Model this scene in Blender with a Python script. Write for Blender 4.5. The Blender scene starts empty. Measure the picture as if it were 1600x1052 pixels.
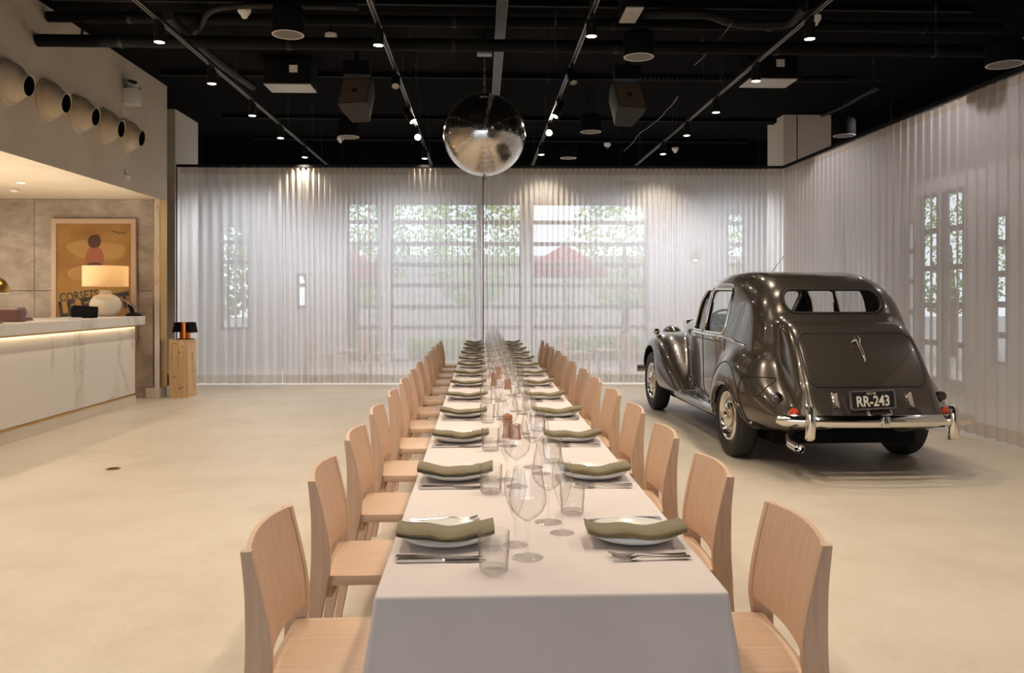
import bpy, bmesh, math, random
import numpy as np
from mathutils import Vector, Matrix, Euler
random.seed(7)
sc = bpy.context.scene
COL = sc.collection
PI = math.pi

# ------------------------------------------------------------------ camera
HC, FPX, CX, HZ = 1.40, 1290.0, 800.0, 464.0
YAW = math.radians(2.13)
cam_d = bpy.data.cameras.new('camera'); cam = bpy.data.objects.new('camera', cam_d); COL.objects.link(cam)
cam.location = (0, 0, HC); cam.rotation_euler = (PI/2, 0, -YAW)
cam_d.sensor_width = 36; cam_d.sensor_fit = 'HORIZONTAL'; cam_d.lens = FPX*36/1600
cam_d.shift_x = 0; cam_d.shift_y = -(526.0-HZ)/1600
cam_d.clip_start = 0.05; cam_d.clip_end = 200
sc.camera = cam
# ------------------------------------------------------------------ view, world
sc.view_settings.view_transform = 'Standard'; sc.view_settings.look = 'None'
sc.view_settings.gamma = 1; sc.view_settings.use_curve_mapping = False
sc.view_settings.exposure = 0.0
cy = sc.cycles
cy.max_bounces = 14; cy.diffuse_bounces = 4; cy.glossy_bounces = 5; cy.transmission_bounces = 8
cy.transparent_max_bounces = 24; cy.caustics_reflective = False; cy.caustics_refractive = False
cy.sample_clamp_indirect = 4.0; cy.use_denoising = True
W = bpy.data.worlds.new('daylight'); sc.world = W; W.use_nodes = True
wb = W.node_tree.nodes['Background']; wb.inputs[0].default_value = (0.80, 0.89, 1.0, 1); wb.inputs[1].default_value = 3.1
WARM = (1.0, 0.86, 0.69)
LAMP_W, BACK_W = 72.0, 72.0        # watts of the track lamps in view, of those over and behind the camera

def cam_d_of(X, Y):                    # depth along the lens axis of a room point
    return X*math.sin(YAW) + Y*math.cos(YAW)
def at_depth(px, py, d):               # room point seen at a photo pixel at lens depth d
    xc = (px-CX)/FPX*d; zc = (HZ-py)/FPX*d
    return Vector((xc*math.cos(YAW)+d*math.sin(YAW), d*math.cos(YAW)-xc*math.sin(YAW), HC+zc))
def at_z(px, py, z): return at_depth(px, py, (z-HC)*FPX/(HZ-py))
def at_x(px, py, X): return at_depth(px, py, X/((px-CX)/FPX*math.cos(YAW)+math.sin(YAW)))
def at_y(px, py, Y): return at_depth(px, py, Y/(math.cos(YAW)-(px-CX)/FPX*math.sin(YAW)))

# ------------------------------------------------------------------ lamps that light the room (fixtures follow below)
def spot(loc, watts, size=110, blend=0.6, color=WARM, radius=0.04, target=None, name='lamp_light'):
    l = bpy.data.lights.new(name, 'SPOT'); l.energy = watts; l.spot_size = math.radians(size); l.spot_blend = blend
    l.color = color; l.shadow_soft_size = radius
    o = bpy.data.objects.new(name, l); COL.objects.link(o); o.location = loc
    if target is not None:
        o.rotation_euler = (Vector(target)-Vector(loc)).to_track_quat('-Z', 'Y').to_euler()
    return o
TRACK_X = [-2.78, -0.90, 0.93, 2.80]; TRACK_Z = 3.80
LAMP_PX = [[(235,66),(323,131),(388,181),(434,216),(473,246)], [(585,71),(663,248)],
           [(924,57),(851,242)], [(1258,61),(1175,127),(1115,176),(1067,212),(1033,241)]]
LAMP_Z = 3.60
LAMPS = []
for ti, lst in enumerate(LAMP_PX):
    for (px, py) in lst:
        p = at_z(px, py, LAMP_Z); LAMPS.append((ti, p))
        spot((p.x, p.y, LAMP_Z-0.02), LAMP_W)
for x in TRACK_X:                      # the same tracks go on over the camera and behind it
    for y in (5.2, 4.0, 2.7, 0.8):
        if abs(x) < 1.5 and y in (3.7,): continue
        spot((x, y, LAMP_Z), BACK_W*(1.1 if y > 2 else 0.22), size=125)
for x in (-3.6, -1.2, 2.3, 4.0):        # downlights behind the back curtain, their blue tint standing in for daylight
    spot((x, 14.6, 3.62), 300, size=150, color=(0.76,0.84,1.0))
for y in (11.5, 8.5, 5.5):
    spot((5.9, y, 4.2), 95, size=150, color=(0.95,0.90,0.94))

# ------------------------------------------------------------------ helpers
def srgb(r, g, b):
    def f(c):
        c /= 255.0
        return c/12.92 if c <= 0.04045 else ((c+0.055)/1.055)**2.4
    return (f(r), f(g), f(b), 1)
def mat(name, color, rough=0.5, metal=0.0, **kw):
    m = bpy.data.materials.new(name); m.use_nodes = True
    b = m.node_tree.nodes['Principled BSDF']
    b.inputs['Base Color'].default_value = color if len(color) == 4 else (*color, 1)
    b.inputs['Roughness'].default_value = rough; b.inputs['Metallic'].default_value = metal
    for k, v in kw.items(): b.inputs[k.replace('_', ' ')].default_value = v
    return m
def N(m, t, **kw):
    n = m.node_tree.nodes.new(t)
    for k, v in kw.items(): setattr(n, k, v)
    return n
def L(m, a, b): m.node_tree.links.new(a, b)
def noise_color(m, stops, scale=5, detail=6, rough=0.6, stretch=(1,1,1), dist=0.0, coord='Object', bump=0, bump_scale=None, bump_dist=0.01):
    b = m.node_tree.nodes['Principled BSDF']
    tc = N(m, 'ShaderNodeTexCoord'); mp = N(m, 'ShaderNodeMapping'); mp.inputs['Scale'].default_value = stretch
    L(m, tc.outputs[coord], mp.inputs[0])
    no = N(m, 'ShaderNodeTexNoise'); no.inputs['Scale'].default_value = scale; no.inputs['Detail'].default_value = detail
    no.inputs['Roughness'].default_value = rough; no.inputs['Distortion'].default_value = dist
    L(m, mp.outputs[0], no.inputs['Vector'])
    cr = N(m, 'ShaderNodeValToRGB'); el = cr.color_ramp.elements
    while len(el) < len(stops): el.new(0.5)
    for e, (p, c) in zip(el, stops): e.position = p; e.color = c
    L(m, no.outputs[0], cr.inputs[0]); L(m, cr.outputs[0], b.inputs['Base Color'])
    if bump:
        n2 = N(m, 'ShaderNodeTexNoise'); n2.inputs['Scale'].default_value = bump_scale or scale*4; n2.inputs['Detail'].default_value = 4
        L(m, mp.outputs[0], n2.inputs['Vector'])
        bp = N(m, 'ShaderNodeBump'); bp.inputs['Strength'].default_value = bump; bp.inputs['Distance'].default_value = bump_dist
        L(m, n2.outputs[0], bp.inputs['Height']); L(m, bp.outputs[0], b.inputs['Normal'])
    return cr
def emis(name, color, strength):
    m = bpy.data.materials.new(name); m.use_nodes = True
    nt = m.node_tree; nt.nodes.clear()
    e = nt.nodes.new('ShaderNodeEmission'); e.inputs[0].default_value = (*color[:3], 1); e.inputs[1].default_value = strength
    o = nt.nodes.new('ShaderNodeOutputMaterial'); nt.links.new(e.outputs[0], o.inputs[0])
    return m

def tag(o, label=None, cat=None, group=None, kind=None):
    if label: o['label'] = label
    if cat: o['category'] = cat
    if group: o['group'] = group
    if kind: o['kind'] = kind
    return o
def thing(name, loc=(0,0,0), rotz=0, label=None, cat=None, group=None):
    o = bpy.data.objects.new(name, None); COL.objects.link(o); o.empty_display_size = 0.1
    o.location = loc; o.rotation_euler = (0, 0, rotz)
    return tag(o, label, cat, group)
def copy_tree(o, parent=None, kids=None):
    c = o.copy(); COL.objects.link(c)
    if parent is not None: c.parent = parent
    for ch in list(o.children): copy_tree(ch, c)
    return c
def link_mesh(name, me, m=None, parent=None, smooth=None):
    if m is not None: me.materials.append(m)
    if smooth is not None:
        me.shade_smooth(); me.set_sharp_from_angle(angle=math.radians(smooth))
    o = bpy.data.objects.new(name, me); COL.objects.link(o)
    if parent is not None: o.parent = parent
    return o
class MB:
    def __init__(s): s.v = []; s.f = []
    def add(s, vs, fs):
        k = len(s.v); s.v += [tuple(v) for v in vs]; s.f += [tuple(i+k for i in f) for f in fs]; return s
    def box(s, c, size, rot=None, bev=0.0):
        x, y, z = (size[0]/2, size[1]/2, size[2]/2)
        if bev <= 0:
            vs = [Vector((sx*x, sy*y, sz*z)) for sx in (-1,1) for sy in (-1,1) for sz in (-1,1)]
            fs = [(0,1,3,2),(4,6,7,5),(0,4,5,1),(2,3,7,6),(0,2,6,4),(1,5,7,3)]
        else:
            bm = bmesh.new(); bmesh.ops.create_cube(bm, size=1)
            bmesh.ops.scale(bm, vec=size, verts=bm.verts)
            bmesh.ops.bevel(bm, geom=bm.edges[:], offset=bev, segments=2, profile=0.5, affect='EDGES')
            bm.verts.index_update(); vs = [v.co.copy() for v in bm.verts]; fs = [tuple(v.index for v in f.verts) for f in bm.faces]; bm.free()
        if rot is not None:
            R = Euler(rot).to_matrix(); vs = [R @ v for v in vs]
        return s.add([v+Vector(c) for v in vs], fs)
    def lathe(s, prof, n=24, c=(0,0,0), axis='z', cap=True, M=None):
        # prof: list of (r, h); closed at r==0
        vs = []; fs = []
        for (r, h) in prof:
            for k in range(n):
                a = 2*PI*k/n; vs.append((r*math.cos(a), r*math.sin(a), h))
        for i in range(len(prof)-1):
            for k in range(n):
                a, b = i*n+k, i*n+(k+1)%n
                fs.append((a, b, b+n, a+n))
        if cap:
            if prof[0][0] > 1e-6: fs.append(tuple(range(n))[::-1])
            if prof[-1][0] > 1e-6: fs.append(tuple((len(prof)-1)*n+k for k in range(n)))
        vs = [Vector(v) for v in vs]
        if axis == 'x': vs = [Vector((v.z, v.x, v.y)) for v in vs]
        if axis == 'y': vs = [Vector((v.y, v.z, v.x)) for v in vs]
        if M is not None: vs = [M @ v for v in vs]
        return s.add([v+Vector(c) for v in vs], fs)
    def tube(s, pts, r=0.01, n=8, closed=False, cap=True):
        P = [Vector(p) for p in pts]; m = len(P)
        rs = r if isinstance(r, (list, tuple)) else [r]*m
        vs = []; fs = []; up = None
        for i in range(m):
            if closed: t = (P[(i+1) % m]-P[i-1])
            else: t = (P[min(i+1, m-1)]-P[max(i-1, 0)])
            t.normalize()
            if up is None:
                up = Vector((0,0,1)) if abs(t.z) < 0.9 else Vector((1,0,0))
            a = t.cross(up)
            if a.length < 1e-5: a = t.orthogonal()
            a.normalize(); b = a.cross(t); up = b
            for k in range(n):
                an = 2*PI*k/n; vs.append(P[i]+(a*math.cos(an)+b*math.sin(an))*rs[i])
        for i in range(m if closed else m-1):
            j = (i+1) % m
            for k in range(n):
                k2 = (k+1) % n
                fs.append((i*n+k, i*n+k2, j*n+k2, j*n+k))
        if cap and not closed:
            fs.append(tuple(range(n))[::-1]); fs.append(tuple((m-1)*n+k for k in range(n)))
        return s.add(vs, fs)
    def loft(s, rings, closed=True, cap=True):
        n = len(rings[0]); vs = [Vector(p) for r in rings for p in r]; fs = []
        for i in range(len(rings)-1):
            for k in range(n if closed else n-1):
                a = i*n+k; b = i*n+(k+1) % n
                fs.append((a, b, b+n, a+n))
        if cap and closed:
            fs.append(tuple(range(n))[::-1]); fs.append(tuple((len(rings)-1)*n+k for k in range(n)))
        return s.add(vs, fs)
    def sweep(s, path, sec, side, up=(0,0,1), cap=True):
        # sec: 2-D section points (side, up) placed at each path point
        side = Vector(side); up = Vector(up)
        return s.loft([[Vector(p)+side*a+up*b for a, b in (sec(i) if callable(sec) else sec)] for i, p in enumerate(path)], cap=cap)
    def mesh(s, name):
        me = bpy.data.meshes.new(name); me.from_pydata(s.v, [], s.f); me.update()
        bm = bmesh.new(); bm.from_mesh(me); bmesh.ops.recalc_face_normals(bm, faces=bm.faces); bm.to_mesh(me); bm.free()
        return me
    def build(s, name, m=None, parent=None, smooth=35):
        return link_mesh(name, s.mesh(name), m, parent, smooth)
def struct(o): o['kind'] = 'structure'; return o
def cr(pts, n=8, closed=False):          # Catmull-Rom through points of any dimension
    P = [np.array(p, float) for p in pts]; m = len(P); out = []
    for i in range(m if closed else m-1):
        p0 = P[(i-1) % m] if closed or i > 0 else 2*P[0]-P[1]
        p1 = P[i]; p2 = P[(i+1) % m]
        p3 = P[(i+2) % m] if closed or i+2 < m else 2*P[-1]-P[-2]
        for k in range(n):
            t = k/n
            out.append(0.5*((2*p1)+(-p0+p2)*t+(2*p0-5*p1+4*p2-p3)*t*t+(-p0+3*p1-3*p2+p3)*t**3))
    if not closed: out.append(P[-1])
    return out
def text_mesh(s, size, depth=0.001, align='CENTER', shear=0, bold=0.0, spacing=1.0):
    c = bpy.data.curves.new('lettering', 'FONT'); c.body = s; c.size = size; c.extrude = depth; c.align_x = align; c.align_y = 'CENTER'
    c.shear = shear; c.offset = bold; c.space_character = spacing; c.resolution_u = 2
    o = bpy.data.objects.new('lettering', c); COL.objects.link(o)
    dg = bpy.context.evaluated_depsgraph_get(); dg.update()
    me = bpy.data.meshes.new_from_object(o.evaluated_get(dg)); bpy.data.objects.remove(o); bpy.data.curves.remove(c)
    return me
ORD = ['nearest', 'second', 'third', 'fourth', 'fifth', 'sixth', 'seventh', 'eighth', 'ninth', 'tenth', 'eleventh', 'twelfth', 'thirteenth']

# ------------------------------------------------------------------ materials
M = {}
M['floor'] = mat('terrazzo_floor', srgb(214,198,176), 0.42)
noise_color(M['floor'], [(0.30, srgb(196,182,163)), (0.5, srgb(208,195,176)), (0.72, srgb(216,204,187))], scale=1.3, detail=12, rough=0.72, bump=0.06, bump_scale=60, bump_dist=0.004)
def add_speckle(m, scale, lo, amount, dark):
    nt = m.node_tree; b = nt.nodes['Principled BSDF']; src = b.inputs['Base Color'].links[0].from_socket
    tc = N(m, 'ShaderNodeTexCoord'); vo = N(m, 'ShaderNodeTexVoronoi'); vo.inputs['Scale'].default_value = scale
    L(m, tc.outputs['Object'], vo.inputs['Vector'])
    mr = N(m, 'ShaderNodeMapRange'); mr.inputs[1].default_value = lo; mr.inputs[2].default_value = lo+0.08; mr.inputs[3].default_value = amount; mr.inputs[4].default_value = 0
    L(m, vo.outputs['Distance'], mr.inputs[0])
    mx = N(m, 'ShaderNodeMix', data_type='RGBA'); L(m, mr.outputs[0], mx.inputs[0]); L(m, src, mx.inputs[6]); mx.inputs[7].default_value = dark
    L(m, mx.outputs[2], b.inputs['Base Color'])
add_speckle(M['floor'], 55, 0.12, 0.35, srgb(150,132,110))
M['ceiling'] = mat('black_ceiling', (0.004,0.0036,0.0036,1), 0.9, Specular_IOR_Level=0.05)
M['black'] = mat('black_metal', (0.007,0.007,0.007,1), 0.5, Specular_IOR_Level=0.25)
M['blacksoft'] = mat('black_matt', (0.005,0.005,0.005,1), 0.75, Specular_IOR_Level=0.15)
M['darkgrey'] = mat('dark_grey_metal', (0.09,0.09,0.09,1), 0.4, 0.6)
M['galv'] = mat('galvanised_steel', (0.32,0.31,0.30,1), 0.4, 0.85)
M['plaster'] = mat('cream_plaster', srgb(216,203,184), 0.75)
noise_color(M['plaster'], [(0.3, srgb(210,196,177)), (0.7, srgb(222,210,192))], scale=1.6, detail=8, bump=0.08, bump_scale=25)
M['colwall'] = mat('cream_column_paint', srgb(228,218,202), 0.7)
M['white'] = mat('white_plastic', srgb(232,228,220), 0.4)
M['nozzle'] = mat('cream_enamel', srgb(205,190,166), 0.45)
M['stone'] = mat('grey_travertine', srgb(150,135,122), 0.5)
noise_color(M['stone'], [(0.28, srgb(132,120,110)), (0.5, srgb(164,152,140)), (0.7, srgb(188,177,166))], scale=2.6, detail=12, rough=0.7, stretch=(1,1,1.8), dist=0.35, bump=0.12, bump_scale=18)
M['brass'] = mat('brass', srgb(190,145,70), 0.28, 1.0)
M['copper'] = mat('copper', srgb(205,120,55), 0.2, 1.0)
M['marble'] = mat('white_marble', srgb(222,214,204), 0.28)
def marble_veins(m, scale=0.55):
    b = m.node_tree.nodes['Principled BSDF']
    tc = N(m, 'ShaderNodeTexCoord'); mp = N(m, 'ShaderNodeMapping'); mp.inputs['Rotation'].default_value = (0.3, 0.5, 0.2); mp.inputs['Scale'].default_value = (1, 1.3, 0.45)
    L(m, tc.outputs['Object'], mp.inputs[0])
    no = N(m, 'ShaderNodeTexNoise'); no.inputs['Scale'].default_value = scale; no.inputs['Detail'].default_value = 9; no.inputs['Roughness'].default_value = 0.55; no.inputs['Distortion'].default_value = 0.7
    L(m, mp.outputs[0], no.inputs['Vector'])
    s = N(m, 'ShaderNodeMath', operation='SUBTRACT'); s.inputs[1].default_value = 0.5; L(m, no.outputs[0], s.inputs[0])
    a = N(m, 'ShaderNodeMath', operation='ABSOLUTE'); L(m, s.outputs[0], a.inputs[0])
    c = N(m, 'ShaderNodeValToRGB'); el = c.color_ramp.elements; el.new(0.5)
    for e, (p, col) in zip(el, [(0.0, srgb(188,177,164)), (0.006, srgb(216,207,196)), (0.035, srgb(226,218,208))]): e.position = p; e.color = col
    L(m, a.outputs[0], c.inputs[0]); L(m, c.outputs[0], b.inputs['Base Color'])
marble_veins(M['marble'])
def wood(name, cols, scale, stretch, rough=0.45, dist=0.4):
    m = mat(name, cols[1], rough); noise_color(m, [(0.3, cols[0]), (0.55, cols[1]), (0.75, cols[2])], scale=scale, detail=8, rough=0.6, stretch=stretch, dist=dist); return m
M['beech'] = wood('pale_beech', [srgb(196,162,134), srgb(206,173,146), srgb(213,182,156)], 7, (9, 9, 0.7))
M['beechseat'] = wood('pale_beech_seat', [srgb(200,167,139), srgb(209,177,150), srgb(216,186,160)], 7, (0.7, 9, 9))
M['pine'] = wood('raw_pine', [srgb(190,152,106), srgb(218,182,134), srgb(229,197,152)], 5, (7, 7, 0.45), dist=0.8)
M['darkwood'] = mat('dark_wood', srgb(110,62,35), 0.45)
M['cloth'] = mat('white_tablecloth', srgb(212,202,198), 0.85)
noise_color(M['cloth'], [(0.3, srgb(210,198,194)), (0.7, srgb(217,206,202))], scale=3, detail=3, bump=0.05, bump_scale=300, bump_dist=0.001)
M['china'] = mat('white_china', srgb(236,231,224), 0.18, Coat_Weight=0.4)
M['napkin'] = mat('olive_linen', srgb(112,98,64), 0.9, Sheen_Weight=0.3)
noise_color(M['napkin'], [(0.3, srgb(100,87,55)), (0.7, srgb(124,109,74))], scale=40, detail=3, stretch=(1,6,1), bump=0.15, bump_scale=160, bump_dist=0.002)
M['steel'] = mat('polished_steel', (0.72,0.70,0.68,1), 0.14, 1.0)
M['chrome'] = mat('chrome', (0.86,0.84,0.80,1), 0.06, 1.0)
def thin_glass(name, tint=(0.985,0.985,0.985), edge=0.55, gain=1.0):
    # thin clear walls: see-through face on, reflecting (Schlick) and absorbing along the rims
    m = bpy.data.materials.new(name); m.use_nodes = True; nt = m.node_tree; nt.nodes.clear()
    def nd(t, **kw):
        n = nt.nodes.new(t)
        for k, v in kw.items(): setattr(n, k, v)
        return n
    t = nd('ShaderNodeBsdfTransparent'); g = nd('ShaderNodeBsdfGlossy'); g.inputs['Roughness'].default_value = 0.02; g.inputs[0].default_value = (1,1,1,1)
    lw = nd('ShaderNodeLayerWeight'); lw.inputs[0].default_value = 0.5
    p5 = nd('ShaderNodeMath', operation='POWER'); p5.inputs[1].default_value = 5
    ma = nd('ShaderNodeMath', operation='MULTIPLY_ADD'); ma.inputs[1].default_value = 0.85*gain; ma.inputs[2].default_value = 0.055*gain; ma.use_clamp = True
    p6 = nd('ShaderNodeMath', operation='POWER'); p6.inputs[1].default_value = 4
    dark = nd('ShaderNodeMix', data_type='RGBA'); dark.inputs[6].default_value = (*tint, 1); dark.inputs[7].default_value = (edge, edge*0.97, edge*0.94, 1)
    mx = nd('ShaderNodeMixShader'); o = nd('ShaderNodeOutputMaterial'); K = nt.links.new
    K(lw.outputs['Facing'], p5.inputs[0]); K(p5.outputs[0], ma.inputs[0]); K(lw.outputs['Facing'], p6.inputs[0]); K(p6.outputs[0], dark.inputs[0]); K(dark.outputs[2], t.inputs[0])
    K(ma.outputs[0], mx.inputs[0]); K(t.outputs[0], mx.inputs[1]); K(g.outputs[0], mx.inputs[2]); K(mx.outputs[0], o.inputs[0])
    return m
M['glass'] = thin_glass('clear_wine_glass', (0.985,0.985,0.985), 0.42, 1.3)
M['cutglass'] = thin_glass('cut_tumbler_glass', (0.985,0.985,0.98), 0.30, 1.15)
M['stemglass'] = thin_glass('clear_stem_glass', (0.985,0.985,0.98), 0.62, 0.7)
M['pane'] = thin_glass('window_glass', (0.96,0.97,0.97))
M['solidglass'] = mat('solid_glass', (1,1,1,1), 0.0, 0.0, IOR=1.45, Transmission_Weight=1.0)
def curtain_mat(name, transp, col):
    m = bpy.data.materials.new(name); m.use_nodes = True; nt = m.node_tree; nt.nodes.clear()
    t = nt.nodes.new('ShaderNodeBsdfTransparent')
    d = nt.nodes.new('ShaderNodeBsdfDiffuse'); d.inputs[0].default_value = col
    tl = nt.nodes.new('ShaderNodeBsdfTranslucent'); tl.inputs[0].default_value = col
    m1 = nt.nodes.new('ShaderNodeMixShader'); m1.inputs[0].default_value = 0.48
    nt.links.new(d.outputs[0], m1.inputs[1]); nt.links.new(tl.outputs[0], m1.inputs[2])
    lw = nt.nodes.new('ShaderNodeLayerWeight'); lw.inputs[0].default_value = 0.5
    mr = nt.nodes.new('ShaderNodeMapRange'); mr.inputs[1].default_value = 0; mr.inputs[2].default_value = 0.9; mr.inputs[3].default_value = transp; mr.inputs[4].default_value = transp*0.45
    nt.links.new(lw.outputs['Facing'], mr.inputs[0])
    m2 = nt.nodes.new('ShaderNodeMixShader'); o = nt.nodes.new('ShaderNodeOutputMaterial')
    nt.links.new(mr.outputs[0], m2.inputs[0]); nt.links.new(m1.outputs[0], m2.inputs[1]); nt.links.new(t.outputs[0], m2.inputs[2]); nt.links.new(m2.outputs[0], o.inputs[0])
    return m
M['sheer'] = curtain_mat('sheer_white_voile', 0.28, srgb(238,232,226))
M['hem'] = curtain_mat('doubled_voile_hem', 0.16, srgb(214,202,186))
M['leaf'] = mat('foliage', srgb(110,150,60), 0.6)
noise_color(M['leaf'], [(0.3, srgb(96,145,50)), (0.6, srgb(150,195,80)), (0.8, srgb(205,228,120))], scale=3, detail=4)
M['redcloth'] = mat('red_canvas', srgb(176,70,78), 0.8)
M['paving'] = mat('outdoor_paving', srgb(150,148,144), 0.8)
M['bark'] = mat('bark', srgb(80,65,50), 0.9)
M['frame'] = mat('window_frame', srgb(84,80,78), 0.5)
M['outerwall'] = mat('pale_painted_wall', srgb(196,190,186), 0.8)
M['lampglow'] = emis('lamp_glow', (1.0,0.83,0.62), 22)
M['hotglow'] = emis('spot_glow', (1.0,0.86,0.66), 160)
# ================================================================== SETTING
CEIL = 4.37
SOF = 2.747                              # underside of the bar soffit
WX, WY = -4.43, 11.60                    # face of the left bulkhead, face of the stone wall
def slab(name, a, b, m, parent=None, bev=0):
    mb = MB(); mb.box([(a[i]+b[i])/2 for i in range(3)], [abs(b[i]-a[i]) for i in range(3)], bev=bev)
    return mb.build(name, m, parent, None)
struct(slab('floor', (-9,-6,-0.12), (9,17.2,0), M['floor']))
struct(slab('ceiling', (-9,-6,CEIL), (9,17.2,CEIL+0.15), M['ceiling']))
struct(slab('wall_behind', (2.0,-6.2,0), (9,-6.0,CEIL), M['outerwall']))
struct(slab('wall_behind_upper', (-9,-6.2,3.3), (2.0,-6.0,CEIL), M['outerwall']))   # unseen opening behind the camera, added for daylight fill on the cloth
struct(slab('wall_left', (WX-0.16,-6,SOF), (WX,WY+0.22,CEIL), M['plaster']))
struct(slab('wall_bar_side', (-9.2,-6,0), (-9.0,17.2,CEIL), M['plaster']))
o = struct(slab('ceiling_bar', (-9,-6,SOF), (WX-0.16,WY,SOF+0.12), M['plaster']))
# stone wall of the bar: backing with proud slabs
ws = struct(slab('wall_bar', (-9,WY+0.03,0), (WX-0.10,WY+0.22,SOF), M['blacksoft']))
xs = [-9.0, -7.75, -6.15, WX-0.10]; zs = [0.0, 1.485, SOF]
for i in range(3):
    for j in range(2):
        slab('stone_slab', (xs[i]+0.003, WY-0.0, zs[j]+0.003), (xs[i+1]-0.003, WY+0.04, zs[j+1]-0.003), M['stone'], ws, bev=0.004)
struct(slab('trim_1', (WX-0.100, WY-0.02, 0.14), (WX-0.082, WY+0.05, SOF), M['brass']))
struct(slab('trim_2', (WX-0.082, WY-0.02, 0.14), (WX-0.012, WY+0.22, SOF), M['marble']))
struct(slab('trim_3', (WX-0.012, WY-0.02, 0.14), (WX, WY+0.22, SOF), M['brass']))
bb = struct(slab('baseboard_bar', (WX-0.19, WY-0.05, 0), (WX, WY+0.22, 0.14), M['plaster'], bev=0.004))
# columns behind the curtain ends
cl = at_depth(274, 464, 13.04); crr = at_depth(1224, 464, 13.44); crx = at_depth(1300, 464, 13.44)
struct(slab('column_left', (cl.x-0.9, cl.y, 0), (cl.x, cl.y+1.05, CEIL), M['colwall'], bev=0.006))
struct(slab('baseboard_left', (cl.x-0.9, cl.y-0.02, 0), (cl.x-0.03, cl.y, 0.17), M['darkwood']))
struct(slab('column_right', (crr.x, crr.y, 0), (crx.x, crr.y+0.75, CEIL), M['colwall'], bev=0.006))

# ------------------------------------------------------------------ window walls behind the curtains
WB = 16.6                                 # glazed wall behind the back curtain
def wx(px): return at_y(px, HZ, WB).x
def wz(py): return HC+(HZ-py)/FPX*WB
ZT = wz(316)
openings = [(wx(343), wx(389), wz(515), wz(352)), (wx(462), wx(479), wz(484), wz(428)), (wx(541), wx(593), 0.1, ZT), (wx(610), wx(748), 0.1, ZT), (wx(752), wx(816), 0.1, ZT), (wx(830), wx(1012), 0.1, ZT), (wx(1136), wx(1166), 0.8, wz(330))]
wb_ = MB(); cur = -9.0
for (a, b, z0, z1) in openings:
    wb_.box(((cur+a)/2, WB+0.1, CEIL/2), (a-cur, 0.2, CEIL))
    wb_.box(((a+b)/2, WB+0.1, (z1+CEIL)/2), (b-a, 0.2, CEIL-z1))
    wb_.box(((a+b)/2, WB+0.1, z0/2), (b-a, 0.2, z0)); cur = b
wb_.box(((cur+9)/2, WB+0.1, CEIL/2), (9-cur, 0.2, CEIL))
struct(wb_.build('wall_back', M['outerwall'], None, None))
struct(slab('wall_back_upper', (-9, 15.6, 3.72), (9, 15.75, CEIL), M['ceiling']))
struct(slab('wall_right_upper', (6.3, -6, 3.72), (6.42, 15.6, CEIL), M['ceiling']))
def window(name, x0, x1, z0, z1, y, nv, hz_, axis='x', t=0.05):
    fr = MB()
    def bx(a0, a1, c0, c1):
        if axis == 'x': fr.box(((a0+a1)/2, y, (c0+c1)/2), (abs(a1-a0), 0.06, abs(c1-c0)))
        else: fr.box((y, (a0+a1)/2, (c0+c1)/2), (0.06, abs(a1-a0), abs(c1-c0)))
    bx(x0, x0+t, z0, z1); bx(x1-t, x1, z0, z1); bx(x0, x1, z0, z0+t); bx(x0, x1, z1-t, z1)
    for k in range(1, nv): xx = x0+(x1-x0)*k/nv; bx(xx-t*0.3, xx+t*0.3, z0, z1)
    for h in hz_: bx(x0, x1, h-t*0.8, h+t*0.8)
    o = struct(fr.build(name, M['frame'], None, None))
    p = MB()
    if axis == 'x': p.add([(x0,y,z0),(x1,y,z0),(x1,y,z1),(x0,y,z1)], [(0,1,2,3)])
    else: p.add([(y,x0,z0),(y,x1,z0),(y,x1,z1),(y,x0,z1)], [(0,1,2,3)])
    p.build('pane', M['pane'], o, None)
    return o
rails = [wz(q) for q in (347, 381, 414, 446, 480, 512)]
wn = 1
for k, (a, b, z0, z1) in enumerate(openings):
    hz_ = [h for h in rails if z0 < h < z1]
    window('window_%d' % wn, a, b, z0, z1, WB+0.1, 4 if k == 0 else (3 if k == 2 else 1), [wz(379), wz(410)] if k == 0 else hz_); wn += 1
WR = 6.7                                  # wall with tall windows behind the right curtain
wr = MB(); cur = 17.0
rop = [(14.9, 15.3, 0.8, 2.7), (12.66, 13.0, 0.2, 2.6), (12.00, 12.52, 0.15, 2.95), (11.34, 11.90, 0.15, 2.95), (10.38, 10.72, 0.5, 2.5)]
ys = sorted(rop)
cur = -6.0
for (a, b, z0, z1) in ys:
    wr.box((WR+0.1, (cur+a)/2, CEIL/2), (0.06, a-cur, CEIL)); wr.box((WR+0.1, (a+b)/2, (z1+CEIL)/2), (0.06, b-a, CEIL-z1)); wr.box((WR+0.1, (a+b)/2, z0/2), (0.06, b-a, z0)); cur = b
wr.box((WR+0.1, (cur+17.2)/2, CEIL/2), (0.06, 17.2-cur, CEIL))
struct(wr.build('wall_right', M['outerwall'], None, None))
for (a, b, z0, z1) in ys:
    window('window_%d' % wn, a, b, z0, z1, WR+0.1, 1, [z0+(z1-z0)*k/5 for k in range(1, 5)], 'y'); wn += 1
for (x, y, sx, sy, zc, h, rot) in [((wx(541)+wx(1012))/2, WB+0.3, wx(1012)-wx(541), 0, 1.7, 3.2, (PI/2, 0, 0))]:
    pl = bpy.data.lights.new('daylight_portal', 'AREA'); pl.shape = 'RECTANGLE'; pl.size = sx; pl.size_y = h; pl.cycles.is_portal = True
    po = bpy.data.objects.new('daylight_portal', pl); COL.objects.link(po); po.location = (x, y, zc); po.rotation_euler = (-PI/2, 0, 0)

window('window_%d' % wn, -9.0, 2.0, 0.0, 3.3, -6.1, 6, [2.4], 'x', 0.06); wn += 1  # unseen glazing added behind the camera to let in fill daylight
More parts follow.
